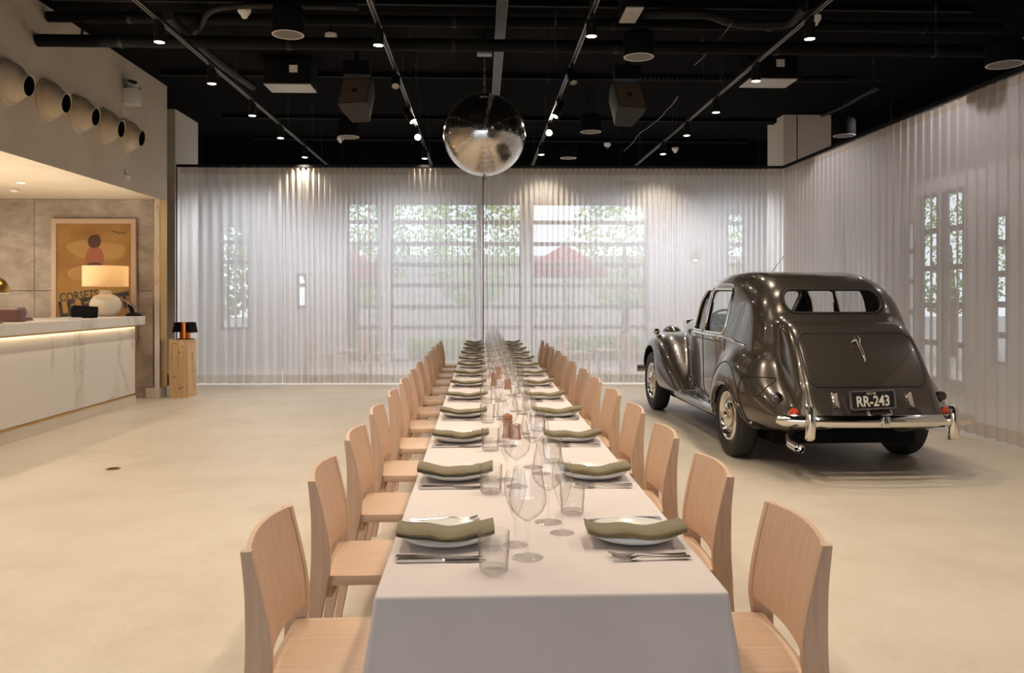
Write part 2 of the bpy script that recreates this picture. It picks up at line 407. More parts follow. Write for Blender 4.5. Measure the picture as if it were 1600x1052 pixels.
# ------------------------------------------------------------------ garden outside
struct(slab('ground', (-30,17.2,-0.2), (40,60,-0.05), M['paving']))
struct(slab('ground_behind', (-30,-30,-0.2), (40,-6.2,-0.05), M['paving']))
struct(slab('ground_side', (9,-6,-0.2), (40,17.2,-0.05), M['paving']))
def tree(loc, h, r, label, seed):
    rnd = random.Random(seed)
    t = thing('garden_tree', loc, 0, label, 'tree', 'trees in the garden outside')
    tr = MB(); tr.tube([(0,0,0), (0.05,0,h*0.3), (0,0.05,h*0.62)], [0.13,0.10,0.05], 8); tr.build('trunk', M['bark'], t)
    cr_ = MB()
    for k in range(2600):
        th = rnd.uniform(0, 2*PI); u = rnd.uniform(-1, 1); rr = r*rnd.uniform(0.5, 1.0)
        c = Vector((rr*math.cos(th)*math.sqrt(1-u*u), rr*math.sin(th)*math.sqrt(1-u*u), h*0.62+u*h*0.38))
        a = Vector((rnd.uniform(-1,1), rnd.uniform(-1,1), rnd.uniform(-1,1))).normalized()*rnd.uniform(0.05,0.10); b = a.orthogonal().normalized()*rnd.uniform(0.03,0.06)
        cr_.add([c-a, c+b, c+a, c-b], [(0,1,2,3)])
    cr_.build('crown', M['leaf'], t, None)
tree((-3.6,23.5,0), 4.6, 1.6, 'leafy tree outside the left glazing, behind the left red parasol', 1)
tree((-0.2,23.8,0), 4.8, 1.6, 'leafy tree outside, right of the left red parasol', 2)
tree((4.1,23.5,0), 4.6, 1.7, 'leafy tree outside, behind the right red parasol', 3)
tree((-2.6,29.5,0), 5.2, 1.8, 'tall leafy tree farther back outside, between the two nearer trees', 7)
tree((-6.3,19.6,0), 3.6, 1.3, 'leafy tree seen through the narrow barred window on the left', 4)
tree((6.6,21.0,0), 3.8, 1.2, 'leafy tree seen through the narrow window above the car', 5)
tree((10.9,18.8,0), 4.2, 1.6, 'leafy tree outside the right windows, beyond the car', 6)
def hedge(px0, px1, y, h, label, seed):
    a = at_y(px0, HZ, y); b = at_y(px1, HZ, y); rnd = random.Random(seed); w = b.x-a.x
    t = thing('garden_hedge', ((a.x+b.x)/2, y, -0.05), 0, label, 'hedge'); g = MB()
    for k in range(900):
        c = Vector((rnd.uniform(-w/2, w/2), rnd.uniform(-0.25,0.25), rnd.uniform(0.05,h))); q = Vector((rnd.uniform(-1,1), rnd.uniform(-1,1), rnd.uniform(-1,1))).normalized()*0.07; s = q.orthogonal().normalized()*0.04
        g.add([c-q, c+s, c+q, c-s], [(0,1,2,3)])
    g.build('foliage', M['leaf'], t)['kind'] = 'stuff'
    g = MB(); g.box((0,0,0.02+h*0.2), (w*0.98,0.40,h*0.4)); g.build('soil_bed', M['bark'], t, None)
gwl = slab('garden_wall', (-5.0,27.0,-0.05), (14,27.25,2.75), mat('rendered_wall', srgb(222,208,212), 0.8)); tag(gwl, 'long grey-pink garden wall far outside, behind the red parasol', 'wall')
for k in range(6):
    g = MB(); g.box((-5.0+19.0*(k+0.5)/6, 26.97, 1.4), (0.25,0.08,2.8)); g.build('pilaster', M['outerwall'], gwl, None)
hedge(495, 612, 18.6, 0.55, 'low green hedge outside the left glazed bay, under the parasol', 21)
hedge(640, 742, 18.6, 0.5, 'low green hedge outside the middle glazed bay left of the seam', 22)
hedge(868, 1000, 18.6, 0.55, 'low green hedge outside the right glazed bay', 23)
def parasol(loc, r, zt, ze, label):
    t = thing('garden_parasol', loc, 0, label, 'parasol', 'red parasols outside')
    m = MB(); n = 8
    vs = [(0,0,zt)]+[(r*math.cos(2*PI*k/n+0.2), r*math.sin(2*PI*k/n+0.2), ze) for k in range(n)]+[(r*math.cos(2*PI*k/n+0.2), r*math.sin(2*PI*k/n+0.2), ze-0.18) for k in range(n)]
    fs = [(0, 1+k, 1+(k+1) % n) for k in range(n)]+[(1+k, 1+n+k, 1+n+(k+1) % n, 1+(k+1) % n) for k in range(n)]
    m.add(vs, fs); m.build('canopy', M['redcloth'], t, None)
    p = MB(); p.lathe([(0.03,-0.05),(0.03,zt)], 10); p.lathe([(0.28,-0.05),(0.25,0.03),(0.03,0.05)], 16); p.build('pole', M['frame'], t)
p1_ = at_depth(548, 464, 19.6); parasol((p1_.x, p1_.y, 0), 0.75, 2.55, 2.0, 'red parasol outside the left glazed bay')
p2_ = at_depth(882, 464, 19.6); parasol((p2_.x, p2_.y, 0), 1.05, 2.65, 2.05, 'red parasol outside the right glazed bay')

# ================================================================== CURTAINS
def curtain(p0, p1, z0, z1, label, seed, wave=0.09, amp=0.028, inward=None, group=None):
    rnd = random.Random(seed)
    a = Vector((p0[0], p0[1], 0)); b = Vector((p1[0], p1[1], 0)); ln = (b-a).length; t = (b-a)/ln; nrm = Vector((-t.y, t.x, 0))
    nx = int(ln/wave*10); hs = [0.0, 0.13, 0.2, 0.5, 1.0, 1.6, 2.2, 2.8, z1-z0-0.34, z1-z0-0.10, z1-z0]
    nf = int(ln/wave)+2
    am = [rnd.uniform(0.55, 1.25) for _ in range(nf+1)]; phs = 0; ph = []
    drift = [rnd.uniform(-1, 1) for _ in range(nf+1)]
    pts = []
    for i in range(nx+1):
        s = ln*i/nx; f = s/wave; k = int(f); fr = f-k
        A = am[k]*(1-fr)+am[k+1]*fr; D = drift[k]*(1-fr)+drift[k+1]*fr
        w1 = math.sin(2*PI*f); w1 = math.copysign(abs(w1)**0.75, w1)
        pts.append((s, w1, A, D))
    def P(i, h):
        s, w1, A, D = pts[i]; top = h/(z1-z0); u = 1-top
        off = amp*w1*((0.8)*top+(A)*u) + 0.012*D*u
        lat = 0.018*D*u*u
        lat += 0.012*math.sin(s*2.3+h*0.5)*u
        return a+t*min(max(s+lat, 0), ln)+nrm*off+Vector((0,0,z0+h+(0.008*w1 if top > 0.99 else 0)))
    m = MB(); hh = hs[1:-1]
    vs = [P(i, h) for h in hh for i in range(nx+1)]; n1 = nx+1
    fs = [(j*n1+i, j*n1+i+1, (j+1)*n1+i+1, (j+1)*n1+i) for j in range(len(hh)-1) for i in range(nx)]
    m.add(vs, fs); o = m.build('sheer_curtain', M['sheer'], None, 80)
    tag(o, label, 'curtain', group)
    for nm, h0, h1 in (('hem', hs[0], hs[1]), ('heading', hs[-2], hs[-1])):
        q = MB(); vs = [P(i, h) for h in (h0, h1) for i in range(nx+1)]
        q.add(vs, [(i, i+1, n1+i+1, n1+i) for i in range(nx)]); q.build(nm, M['hem'], o, 80)
    return o
CT = HC+202/FPX*13.09; CB = 0.03
CL = at_depth(281, 262, 13.09); CR = at_depth(1221, 262, 13.25); CN = at_depth(1600, 110, (CT-HC)*FPX/354)
def bpt(px):
    t = (px-281)/(1221-281); q = CL.lerp(CR, t); return (q.x, q.y)
CG = 'sheer curtains hung along the back and right'
curtain(bpt(281), bpt(439.3), CB, CT, 'narrow sheer white curtain at the left end of the back wall beside the crate', 1, 0.16, 0.036, group=CG)
curtain(bpt(439.6), bpt(752), CB, CT, 'sheer white back curtain left of the central seam behind the table', 2, 0.088, group=CG)
curtain(bpt(752), bpt(1221), CB, CT, 'sheer white back curtain right of the central seam, behind the car front', 3, 0.086, group=CG)
dirn = (CN-CR); dirn.z = 0; dirn.normalize()
RC0 = Vector((CR.x+0.03, CR.y-0.05, 0))
ln_mid = 3.0
q1 = RC0+dirn*3.0; q2 = RC0+dirn*9.5
curtain((RC0.x, RC0.y), (q1.x, q1.y), CB, CT, 'sheer white curtain on the right side, far length meeting the back corner', 4, 0.14, 0.034, group=CG)
curtain((q1.x, q1.y), (q2.x, q2.y), CB, CT, 'sheer white curtain on the right side, near length running out of frame', 5, 0.16, 0.036, group=CG)
def rail(p0, p1, name, label):
    a = Vector((p0[0], p0[1], CT+0.02)); b = Vector((p1[0], p1[1], CT+0.02))
    m = MB(); m.sweep([a, b], [(-0.02,-0.012),(0.02,-0.012),(0.02,0.03),(-0.02,0.03)], Vector((-(b-a).y, (b-a).x, 0)).normalized()); o = m.build(name, M['black'], None, None)
    n = max(3, int((b-a).length/2.4))
    for k in range(n+1):
        p = a.lerp(b, (k+0.18)/(n+0.36)); r = MB(); r.lathe([(0.008, 0.03), (0.008, CEIL-CT-0.03)], 8); q = r.build('drop_rod', M['black'], o); q.location = p
    tag(o, label, 'curtain rail')
rail(bpt(276), bpt(1224), 'curtain_rail', 'long black curtain rail along the top of the back curtains')
rail((RC0.x, RC0.y), (q2.x, q2.y), 'curtain_rail', 'black curtain rail along the top of the right-hand curtains')
m = MB(); m.box((0,0,CT/2), (0.035,0.03,CT-0.02)); o = m.build('trim_4', M['black'], None, None); o.location = (CL.x-0.06, CL.y, 0.01); struct(o)
m = MB(); m.lathe([(0.008,0.05),(0.008,CT-0.1)], 8); o = m.build('curtain_wand', M['darkwood']); o.location = (bpt(752)[0], bpt(752)[1]-0.075, 0)
tag(o, 'thin brown draw wand hanging at the central seam of the back curtain', 'draw wand')
# wall sconces behind the curtain, seen glowing through it
def sconce(px, py, label):
    p = at_y(px, py, WB-0.02); t = thing('wall_sconce', p, 0, label, 'wall lamp', 'small lamps behind the sheer curtain')
    b = MB(); b.box((0,0,0), (0.09,0.03,0.16), bev=0.006); b.build('backplate', M['brass'], t)
    s = MB(); s.lathe([(0.05,-0.02),(0.09,0.16)], 16, c=(0,-0.1,0), cap=False); s.build('shade', M['copper'], t)
    g = MB(); g.lathe([(0,-0.05),(0.03,-0.03),(0.045,0),(0.03,0.03),(0,0.05)], 12, c=(0,-0.1,0.0)); g.build('bulb', M['lampglow'], t)
sconce(297, 372, 'small copper wall lamp glowing behind the left end of the back curtain')
sconce(1085, 405, 'small wall lamp glowing behind the curtain above the car bonnet')
sconce(1206, 386, 'small wall lamp glowing behind the curtain near the right corner')
# ================================================================== TABLE
TC = 0.160; TH = 0.735; TW = 0.398; Y0 = 1.835; PITCH = 0.786; NP = 13
PY = [2.26+PITCH*i for i in range(NP)]; Y1 = PY[-1]+0.42
t = thing('banquet_table', (TC,(Y0+Y1)/2,0), 0, 'long narrow banquet table hidden under the white tablecloth', 'table')
hl = (Y1-Y0)/2
mb = MB(); mb.box((0,0,TH-0.018), (2*TW-0.016, 2*hl-0.016, 0.026), bev=0.004); mb.build('tabletop', M['darkwood'], t)
for k in range(6):
    yy = -hl+0.25+(2*hl-0.5)*k/5
    for s in (-1, 1):
        g = MB(); g.lathe([(0.018,0.0),(0.018,TH-0.031)], 10); q = g.build('leg', M['darkgrey'], t); q.location = (s*(TW-0.16), yy, 0)
# cloth
m = MB(); rr = 0.045
def ring(off, z, flare, seed):
    rnd = random.Random(seed); pts = []
    a, b = TW+off, hl+off; r = 0.012+max(off, 0)
    n_s, n_l, n_c = 28, 260, 8
    def edge(x0, y0, x1, y1, n, nx, ny, ph):
        for k in range(n):
            u = k/n; s = math.hypot(x1-x0, y1-y0)*u
            w = flare*(0.5*math.sin(s*9+ph)+0.35*math.sin(s*17+ph*2)+0.3)
            pts.append(Vector((x0+(x1-x0)*u+nx*w, y0+(y1-y0)*u+ny*w, z)))
    def corner(cx, cy, a0):
        for k in range(n_c):
            an = a0+PI/2*k/n_c; e = flare*2.2*math.sin(PI*k/n_c)
            pts.append(Vector((cx+(r+e)*math.cos(an), cy+(r+e)*math.sin(an), z)))
    edge(-a+r, -b, a-r, -b, n_s, 0, -1, 0.4); corner(a-r, -b+r, -PI/2)
    edge(a, -b+r, a, b-r, n_l, 1, 0, 1.0); corner(a-r, b-r, 0)
    edge(a-r, b, -a+r, b, n_s, 0, 1, 2.0); corner(-a+r, b-r, PI/2)
    edge(-a, b-r, -a, -b+r, n_l, -1, 0, 3.0); corner(-a+r, -b+r, PI)
    return pts
rings = [ring(0.022, TH-0.275, 0.013, 1), ring(0.016, TH-0.20, 0.010, 1), ring(0.010, TH-0.12, 0.006, 1), ring(0.004, TH-0.05, 0.002, 1), ring(0.001, TH-0.008, 0.0, 1), ring(-0.001, TH-0.002, 0.0, 1), ring(-0.006, TH, 0, 1)]
m.loft(rings, closed=True, cap=False); base = (len(rings)-1)*len(rings[0]); m.f.append(tuple(base+k for k in range(len(rings[0]))))
cloth = m.build('tablecloth', M['cloth'], None, 70); cloth.location = (TC,(Y0+Y1)/2,0)
tag(cloth, 'long white tablecloth hanging over the edges of the banquet table', 'tablecloth')

# ------------------------------------------------------------------ chairs
def chair_proto():
    # local: sitter faces +x, back rest at -x; origin on the floor under the seat centre
    root = thing('dining_chair')
    SH = 0.445; sd = 0.40; sw = 0.44
    # rear leg and stile: one bowed piece, side profile (x centre, half depth, z)
    prof = [(-0.262,0.016,0.0),(-0.236,0.019,0.15),(-0.209,0.024,0.32),(-0.196,0.031,0.43),(-0.190,0.033,0.50),(-0.193,0.029,0.58),(-0.203,0.021,0.67),(-0.221,0.013,0.774)]
    prof = cr(prof, 4)
    for s in (-1, 1):
        yo = s*0.218; w = 0.0125
        g = MB(); g.loft([[(c-h, yo-w, z), (c+h, yo-w, z), (c+h, yo+w, z), (c-h, yo+w, z)] for c, h, z in prof])
        me = g.mesh('leg'); bm = bmesh.new(); bm.from_mesh(me); bmesh.ops.bevel(bm, geom=[e for e in bm.edges if abs((e.verts[0].co-e.verts[1].co).normalized().z) > 0.7], offset=0.003, segments=1, affect='EDGES'); bm.to_mesh(me); bm.free()
        link_mesh('leg', me, M['beech'], root, 40)
        f = MB(); f.loft([[(0.172-h, s*0.190-h, z), (0.172+h, s*0.190-h, z), (0.172+h, s*0.190+h, z), (0.172-h, s*0.190+h, z)] for z, h in ((0.006,0.0135),(0.40,0.0185),(0.41,0.0185))])
        q = f.build('leg', M['beech'], root, 30)
        gl = MB(); gl.box((0.172, s*0.190, 0.003), (0.022,0.022,0.006)); gl.build('glide', M['black'], q, None)
    g = MB(); g.box((0.005, 0, SH-0.018), (sd, sw-0.03, 0.036), bev=0.006)
    me = g.mesh('seat')
    for v in me.vertices:                       # slight dish, narrower at the rear
        if v.co.z > SH-0.012: v.co.z -= 0.004*(1-min(1, (v.co.y/0.2)**2))
    link_mesh('seat', me, M['beechseat'], root, 40)
    for xa, wa in ((0.165,0.34), (-0.165,0.40)):
        ap = MB(); ap.box((xa,0,SH-0.055), (0.02,wa,0.04)); ap.build('apron', M['beech'], root, 30)
    # curved plywood back between the stiles, proud at the top
    rows = []; zt = 0.772; zb = 0.488; pr = np.array(prof)
    ny, nz = 14, 10; front = []; back = []
    for j in range(nz+1):
        z = zb+(zt-zb)*j/nz; c = np.interp(z, pr[:,2], pr[:,0]); h = np.interp(z, pr[:,2], pr[:,1])
        pass
        for i in range(ny+1):
            y = -0.2298+0.4596*i/ny; u = y/0.2298; bow = 0.030*(1-u*u)
            zz = z+(0.010*(1-u*u) if j > nz//2 else 0)*(j/nz)
            front.append(Vector((c+h+0.0006-bow, y, zz))); th = 0.013 if abs(u) < 0.9 else 0.015
            back.append(Vector((c+h+0.0006-bow-th, y, zz)))
    n1 = ny+1; K = len(front); fs = []
    for j in range(nz):
        for i in range(ny):
            a = j*n1+i; fs += [(a, a+1, a+n1+1, a+n1), (K+a, K+a+n1, K+a+n1+1, K+a+1)]
    for i in range(ny): fs += [(i, K+i, K+i+1, i+1), (nz*n1+i, nz*n1+i+1, K+nz*n1+i+1, K+nz*n1+i)]
    for j in range(nz): a = j*n1; b = j*n1+ny; fs += [(a, a+n1, K+a+n1, K+a), (b, K+b, K+b+n1, b+n1)]
    bk = MB(); bk.add(front+back, fs); bk.build('backrest', M['beech'], root, 40)
    return root
ch0 = chair_proto(); first = True
rndc = random.Random(3)
def place(proto, used, loc, rz, label, cat, group):
    o = proto if not used[0] else copy_tree(proto)
    used[0] = True; o.location = loc; o.rotation_euler = (0, 0, rz); tag(o, label, cat, group); return o
uc = [False]
for side in (-1, 1):
    sn = 'left' if side < 0 else 'right'
    for i in range(NP):
        rz = (0 if side < 0 else PI) + rndc.uniform(-0.02, 0.02) + (0.015 if side < 0 else -0.015)
        x = TC+side*((0.518 if side < 0 else 0.490)+rndc.uniform(-0.006, 0.006)); y = PY[i]+0.02+rndc.uniform(-0.012, 0.012)
        wh = ORD[i]+(' from the camera' if i else ' to the camera') if i < NP-1 else 'farthest from the camera'
        place(ch0, uc, (x, y, 0), rz, 'pale beech dining chair %s on the %s side of the table' % (wh, sn), 'chair', 'beech chairs along both sides of the long table')

for k, (px_, y_, rz_) in enumerate(((500,14.3,0.1),(552,14.95,3.0),(600,14.3,0.1),(900,14.4,0.2),(950,15.0,3.1),(1000,14.4,0.0))):
    q_ = at_y(px_, HZ, y_)
    place(ch0, uc, (q_.x, q_.y, 0), rz_, 'beech chair dimly seen behind the back curtain, %s from the left' % ('first' if k == 0 else ORD[k]), 'chair', 'beech chairs behind the back curtain')
# ------------------------------------------------------------------ place settings
def plate_proto():
    g = MB(); R = 0.128
    g.lathe([(0.0,0.006),(0.078,0.006),(0.088,0.008),(0.108,0.015),(R-0.003,0.0215),(R,0.0235),(R-0.001,0.0205),(0.108,0.0105),(0.082,0.001),(0.076,0.0),(0.072,0.002),(0,0.002)], 64, cap=False)
    return g.build('dinner_plate', M['china'], None, 60)
def napkin_proto(seed, roll):
    rnd = random.Random(seed); nx = 26; LN = 0.262
    # cross-section across y: a folded pad with a rolled front edge
    sec = [(-0.066,0.003),(-0.072,0.009),(-0.071,0.017),(-0.064,0.0225),(-0.02,0.024),(0.02,0.0225),(0.046,0.019),(0.050,0.014),(0.049,0.007),(0.044,0.003),(0.0,0.0015)]
    if roll: sec = [(-0.060,0.0015),(-0.070,0.004),(-0.071,0.0075),(-0.066,0.0092),(-0.060,0.0095),(-0.066,0.0105),(-0.073,0.014),(-0.074,0.019),(-0.066,0.0245),(-0.02,0.026),(0.02,0.024),(0.046,0.020),(0.050,0.012),(0.044,0.003)]
    w = [rnd.uniform(-1,1) for _ in range(6)]
    rings = []
    for i in range(nx+1):
        u = i/nx*2-1; x = u*LN/2
        lift = 0.021*abs(u)**2.6 + 0.0025*math.sin(u*5+w[0]*3)
        sw = 0.0025*math.sin(u*3.3+w[1]*3)+0.003*w[2]*u*u
        th = 1+0.12*math.sin(u*7+w[3]*4)
        rings.append([(x+0.002*w[4]*math.sin(b*300), a+sw+(0.0018*math.sin(u*13+w[5]*5) if a < -0.04 else 0), lift+b*th) for a, b in sec])
    g = MB(); g.loft(rings, closed=True, cap=True)
    return g.build('napkin', M['napkin'], None, 60)
def knife_proto():
    root = thing('table_knife'); h = MB()      # along +x, handle at -x, length 0.225
    h.loft([[(x, -w, 0.0005), (x, w, 0.0005), (x, w, 0.0005+t), (x, -w, 0.0005+t)] for x, w, t in ((-0.112,0.0075,0.006),(-0.108,0.0085,0.0075),(-0.05,0.007,0.0075),(0.0,0.006,0.007),(0.008,0.005,0.005))])
    h.build('handle', M['steel'], root, 30)
    b = MB(); b.loft([[(x, y0, 0.0015), (x, y1, 0.0015), (x, y1, 0.0032), (x, y0, 0.0028)] for x, y0, y1 in ((0.006,-0.005,0.005),(0.02,-0.009,0.007),(0.07,-0.010,0.007),(0.10,-0.006,0.006),(0.113,0.002,0.004))])
    b.build('blade', M['steel'], root, 30)
    return root
def fork_proto():
    root = thing('table_fork'); h = MB()       # handle at -x, tines at +x, length 0.2
    path = [(-0.100,0.006),(-0.07,0.0045),(-0.02,0.006),(0.02,0.010),(0.035,0.009)]
    wd = [0.0085,0.0065,0.0035,0.003,0.005]
    h.loft([[(x, -w, z-0.0012), (x, w, z-0.0012), (x, w, z+0.0014), (x, -w, z+0.0014)] for (x, z), w in zip(path, wd)])
    h.build('handle', M['steel'], root, 40)
    g = MB(); hd = [(0.033,0.0088,0.0055),(0.042,0.0062,0.0115),(0.055,0.0035,0.012)]
    g.loft([[(x, -w, z-0.001), (x, w, z-0.001), (x, w, z+0.001), (x, -w, z+0.001)] for x, z, w in hd])
    for k in range(4):
        yc = -0.0102+0.0068*k
        g.loft([[(x, yc-0.0017, z-0.0008), (x, yc+0.0017, z-0.0008), (x, yc+0.0017, z+0.0008), (x, yc-0.0017, z+0.0008)] for x, z in ((0.054,0.0036),(0.075,0.0045),(0.10,0.0125))])
    g.build('tines', M['steel'], root, 40)
    return root
def wine_proto():
    root = thing('wine_glass'); g = MB()
    g.lathe([(0.006,0.094),(0.012,0.0975),(0.028,0.108),(0.042,0.124),(0.0485,0.143),(0.0475,0.16),(0.043,0.185),(0.038,0.21),(0.0355,0.229)], 36, cap=False)
    g.lathe([(0.0355,0.229),(0.0349,0.2296),(0.0343,0.229)], 36, cap=False)
    g.build('bowl', M['glass'], root, 80)
    s = MB(); s.lathe([(0,0.0965),(0.0075,0.0945),(0.0042,0.086),(0.0036,0.06),(0.0036,0.02),(0.006,0.010),(0.016,0.0045),(0.038,0.002),(0.0405,0.0012),(0.0405,0.0),(0,0.0)], 28, cap=False)
    s.build('stem', M['stemglass'], root, 60)
    return root
def flute_proto():
    root = thing('champagne_flute'); g = MB()
    g.lathe([(0.004,0.068),(0.010,0.082),(0.020,0.108),(0.0275,0.134),(0.0298,0.152),(0.0280,0.175),(0.0245,0.198)], 30, cap=False)
    g.build('bowl', M['glass'], root, 80)
    s = MB(); s.lathe([(0,0.070),(0.0045,0.068),(0.0035,0.055),(0.0033,0.015),(0.006,0.008),(0.016,0.0035),(0.033,0.0015),(0.0345,0.0),(0,0.0)], 26, cap=False)
    s.build('stem', M['stemglass'], root, 60)
    return root
def tumbler_proto():
    root = thing('tumbler'); g = MB(); n = 32
    prof = [(0.034,0.0015),(0.0358,0.008),(0.0366,0.026),(0.0374,0.046),(0.0377,0.049),(0.0380,0.055),(0.0392,0.095)]
    vs = []; fs = []
    for j, (r, h) in enumerate(prof):
        for k in range(n):
            a = 2*PI*k/n; rr = r*(0.87 if ((k+j) % 2 and 1 <= j <= 3) else 1.0)
            vs.append((rr*math.cos(a), rr*math.sin(a), h))
    for j in range(len(prof)-1):
        for k in range(n): a = j*n+k; b = j*n+(k+1) % n; fs.append((a, b, b+n, a+n))
    g.add(vs, fs); g.lathe([(0.0392,0.095),(0.0383,0.0958),(0.0374,0.095),(0.0365,0.06),(0.0345,0.014)], n, cap=False)
    g.build('cut_body', M['cutglass'], root, 20)
    b = MB(); vs = []
    b.lathe([(0,0.0),(0.031,0.0),(0.034,0.0025),(0.0335,0.010),(0.030,0.0125),(0,0.0125)], 16, cap=False); b.build('base', M['stemglass'], root, 20)
    return root
pl0, kn0, fk0, wn0, fl0, tb0 = plate_proto(), knife_proto(), fork_proto(), wine_proto(), flute_proto(), tumbler_proto()
nk = [napkin_proto(1, True), napkin_proto(2, False), napkin_proto(3, True), napkin_proto(4, False)]
U = {k: [False] for k in ('pl','kn','fk','wn','fl','tb')}; un = [[False] for _ in nk]
rn = random.Random(11)
for side in (-1, 1):
    sn = 'left' if side < 0 else 'right'; rz = 0 if side < 0 else PI
    for i in range(NP):
        y = PY[i]
        whr = '%s side of the table, %s place from the camera' % (sn, ORD[i] if i else 'nearest')
        if i == 0: whr = '%s side of the table, place nearest the camera' % sn
        if i == NP-1: whr = '%s side of the table, place farthest from the camera' % sn
        j = lambda a: rn.uniform(-a, a)
        def xy(dx, dy): return (TC+side*(-dx)*-1 if False else TC-side*(-1)*0 + (dx if side < 0 else -dx), y+(dy if side < 0 else -dy), TH)
        px_ = TC+side*0.255
        def at(dx, dy, dz=0): return (px_+(dx if side < 0 else -dx), y+(dy if side < 0 else -dy), TH+0.0012+dz)
        place(pl0, U['pl'], at(j(0.004), j(0.006)), j(1), 'round white dinner plate, '+whr, 'plate', 'dinner plates along the long table')
        k = (i % 2)*2 if side < 0 else 1+(i % 2)*2
        q = nk[k] if not un[k][0] else nk[k].copy()
        if un[k][0]: COL.objects.link(q)
        un[k][0] = True; q.location = (px_+j(0.004), y-0.024+j(0.005), TH+0.0192); q.rotation_euler = (0, 0, j(0.035)+(-0.02 if side > 0 else 0.02)); q.scale = (1+j(0.03), 1+j(0.06), 0.88+j(0.08))
        tag(q, 'folded olive napkin on its plate, '+whr, 'napkin', 'olive napkins on the plates')
        # knives to the sitter's right, forks to the left
        for a, dy in (('outer', -0.183), ('inner', -0.160)):
            place(kn0, U['kn'], at(-0.008+j(0.004), dy+j(0.003)), rz+j(0.02), '%s steel table knife, %s' % (a, whr), 'knife', 'steel knives along the long table')
        for a, dy in (('outer', 0.188), ('inner', 0.163)):
            place(fk0, U['fk'], at(-0.012+j(0.004), dy+j(0.003)), rz+j(0.05), '%s steel table fork, %s' % (a, whr), 'fork', 'steel forks along the long table')
        place(tb0, U['tb'], at(0.131+j(0.006), -0.258+j(0.010)), j(1), 'cut-glass water tumbler, '+whr, 'tumbler', 'cut-glass tumblers along the long table')
        place(wn0, U['wn'], at(0.215+j(0.004), -0.160+j(0.006)), j(1), 'large clear wine glass, '+whr, 'wine glass', 'wine glasses along the long table')
        place(fl0, U['fl'], at(0.186+j(0.004), -0.052+j(0.006)), j(1), 'narrow clear champagne flute, '+whr, 'flute', 'champagne flutes along the long table')
# wooden grinders down the middle
def grinder(px, py, h, label):
    p = at_z(px, py, TH); t = thing('pepper_mill', (p.x, p.y, TH), 0, label, 'pepper mill', 'small brown mills on the table')
    g = MB(); g.lathe([(0.026,0),(0.027,0.006),(0.023,0.02),(0.020,h*0.4),(0.024,h*0.68),(0.022,h*0.72)], 24); g.build('body', M['pm'], t)
    c = MB(); c.lathe([(0.021,h*0.73),(0.025,h*0.80),(0.022,h*0.93),(0.006,h*0.98),(0.006,h),(0,h)], 24); c.build('cap', M['pm'], t)
M['pm'] = mat('light_brown_wood', srgb(176,120,78), 0.4)
grinder(793, 684, 0.115, 'brown wooden pepper mill among the glasses, near middle of the table')
grinder(806, 686, 0.075, 'short brown wooden salt mill beside the pepper mill among the glasses')
grinder(772, 602, 0.10, 'brown wooden mill among the glasses halfway along the table, left one')
grinder(793, 608, 0.075, 'short brown wooden mill among the glasses halfway along the table, right one')
grinder(779, 592, 0.11, 'brown wooden mill farther back among the glasses on the table')
# ================================================================== BAR
BX = -4.50; BY1 = 10.93; BT = 1.147; BB = 1.037
bar = thing('bar_counter', (BX, BY1, 0), 0, 'long marble-fronted bar counter at the left with glowing underlight', 'bar')
def local(a, b): return [a[0]-BX, a[1]-BY1, a[2]], [b[0]-BX, b[1]-BY1, b[2]]
def bpart(name, a, b, m, parent=bar, bev=0.0):
    a, b = local(a, b); return slab(name, a, b, m, parent, bev)
bpart('countertop', (BX-0.72, 2.5, BB), (BX+0.115, BY1+0.03, BT), M['marble'], bar, 0.005)
bpart('carcass', (BX-0.60, 2.6, 0.13), (BX-0.03, BY1-0.01, BB), M['darkwood'])
bpart('plinth', (BX-0.60, 2.6, 0), (BX+0.0, BY1+0.01, 0.125), M['plaster'])
bpart('brass_strip', (BX-0.02, 2.6, 0.127), (BX+0.006, BY1, 0.145), M['brass'])
bpart('brass_strip', (BX-0.02, BY1-0.012, 0.127), (BX+0.006, BY1, BB-0.002), M['brass'])
ye = [BY1-0.012]
seam = at_x(59, 500, BX).y; wdt = ye[0]-seam
while ye[-1] > 3.0: ye.append(ye[-1]-wdt)
for k in range(len(ye)-1):
    bpart('marble_panel', (BX-0.028, ye[k+1]+0.0015, 0.147), (BX, ye[k]-0.0015, BB-0.002), M['marble'], bar, 0.002)
bpart('light_strip', (BX+0.012, 2.6, BB-0.012), (BX+0.030, BY1-0.02, BB-0.001), emis('led_strip', (1.0,0.80,0.50), 14))
al = bpart('light_rail', (BX+0.031, 2.6, BB-0.022), (BX+0.037, BY1-0.015, BB-0.001), M['brass'])

# unseen shelf and glowing strip added behind the bar to brighten the soffit
bpart('soffit_fill_shelf', (BX-1.05, 2.6, 0.86), (BX-0.72, BY1-0.3, 0.90), M['plaster'])
bpart('soffit_fill_light', (BX-0.98, 2.8, 0.90), (BX-0.93, BY1-0.5, 0.915), emis('soffit_fill_glow', (1.0,0.86,0.66), 85))
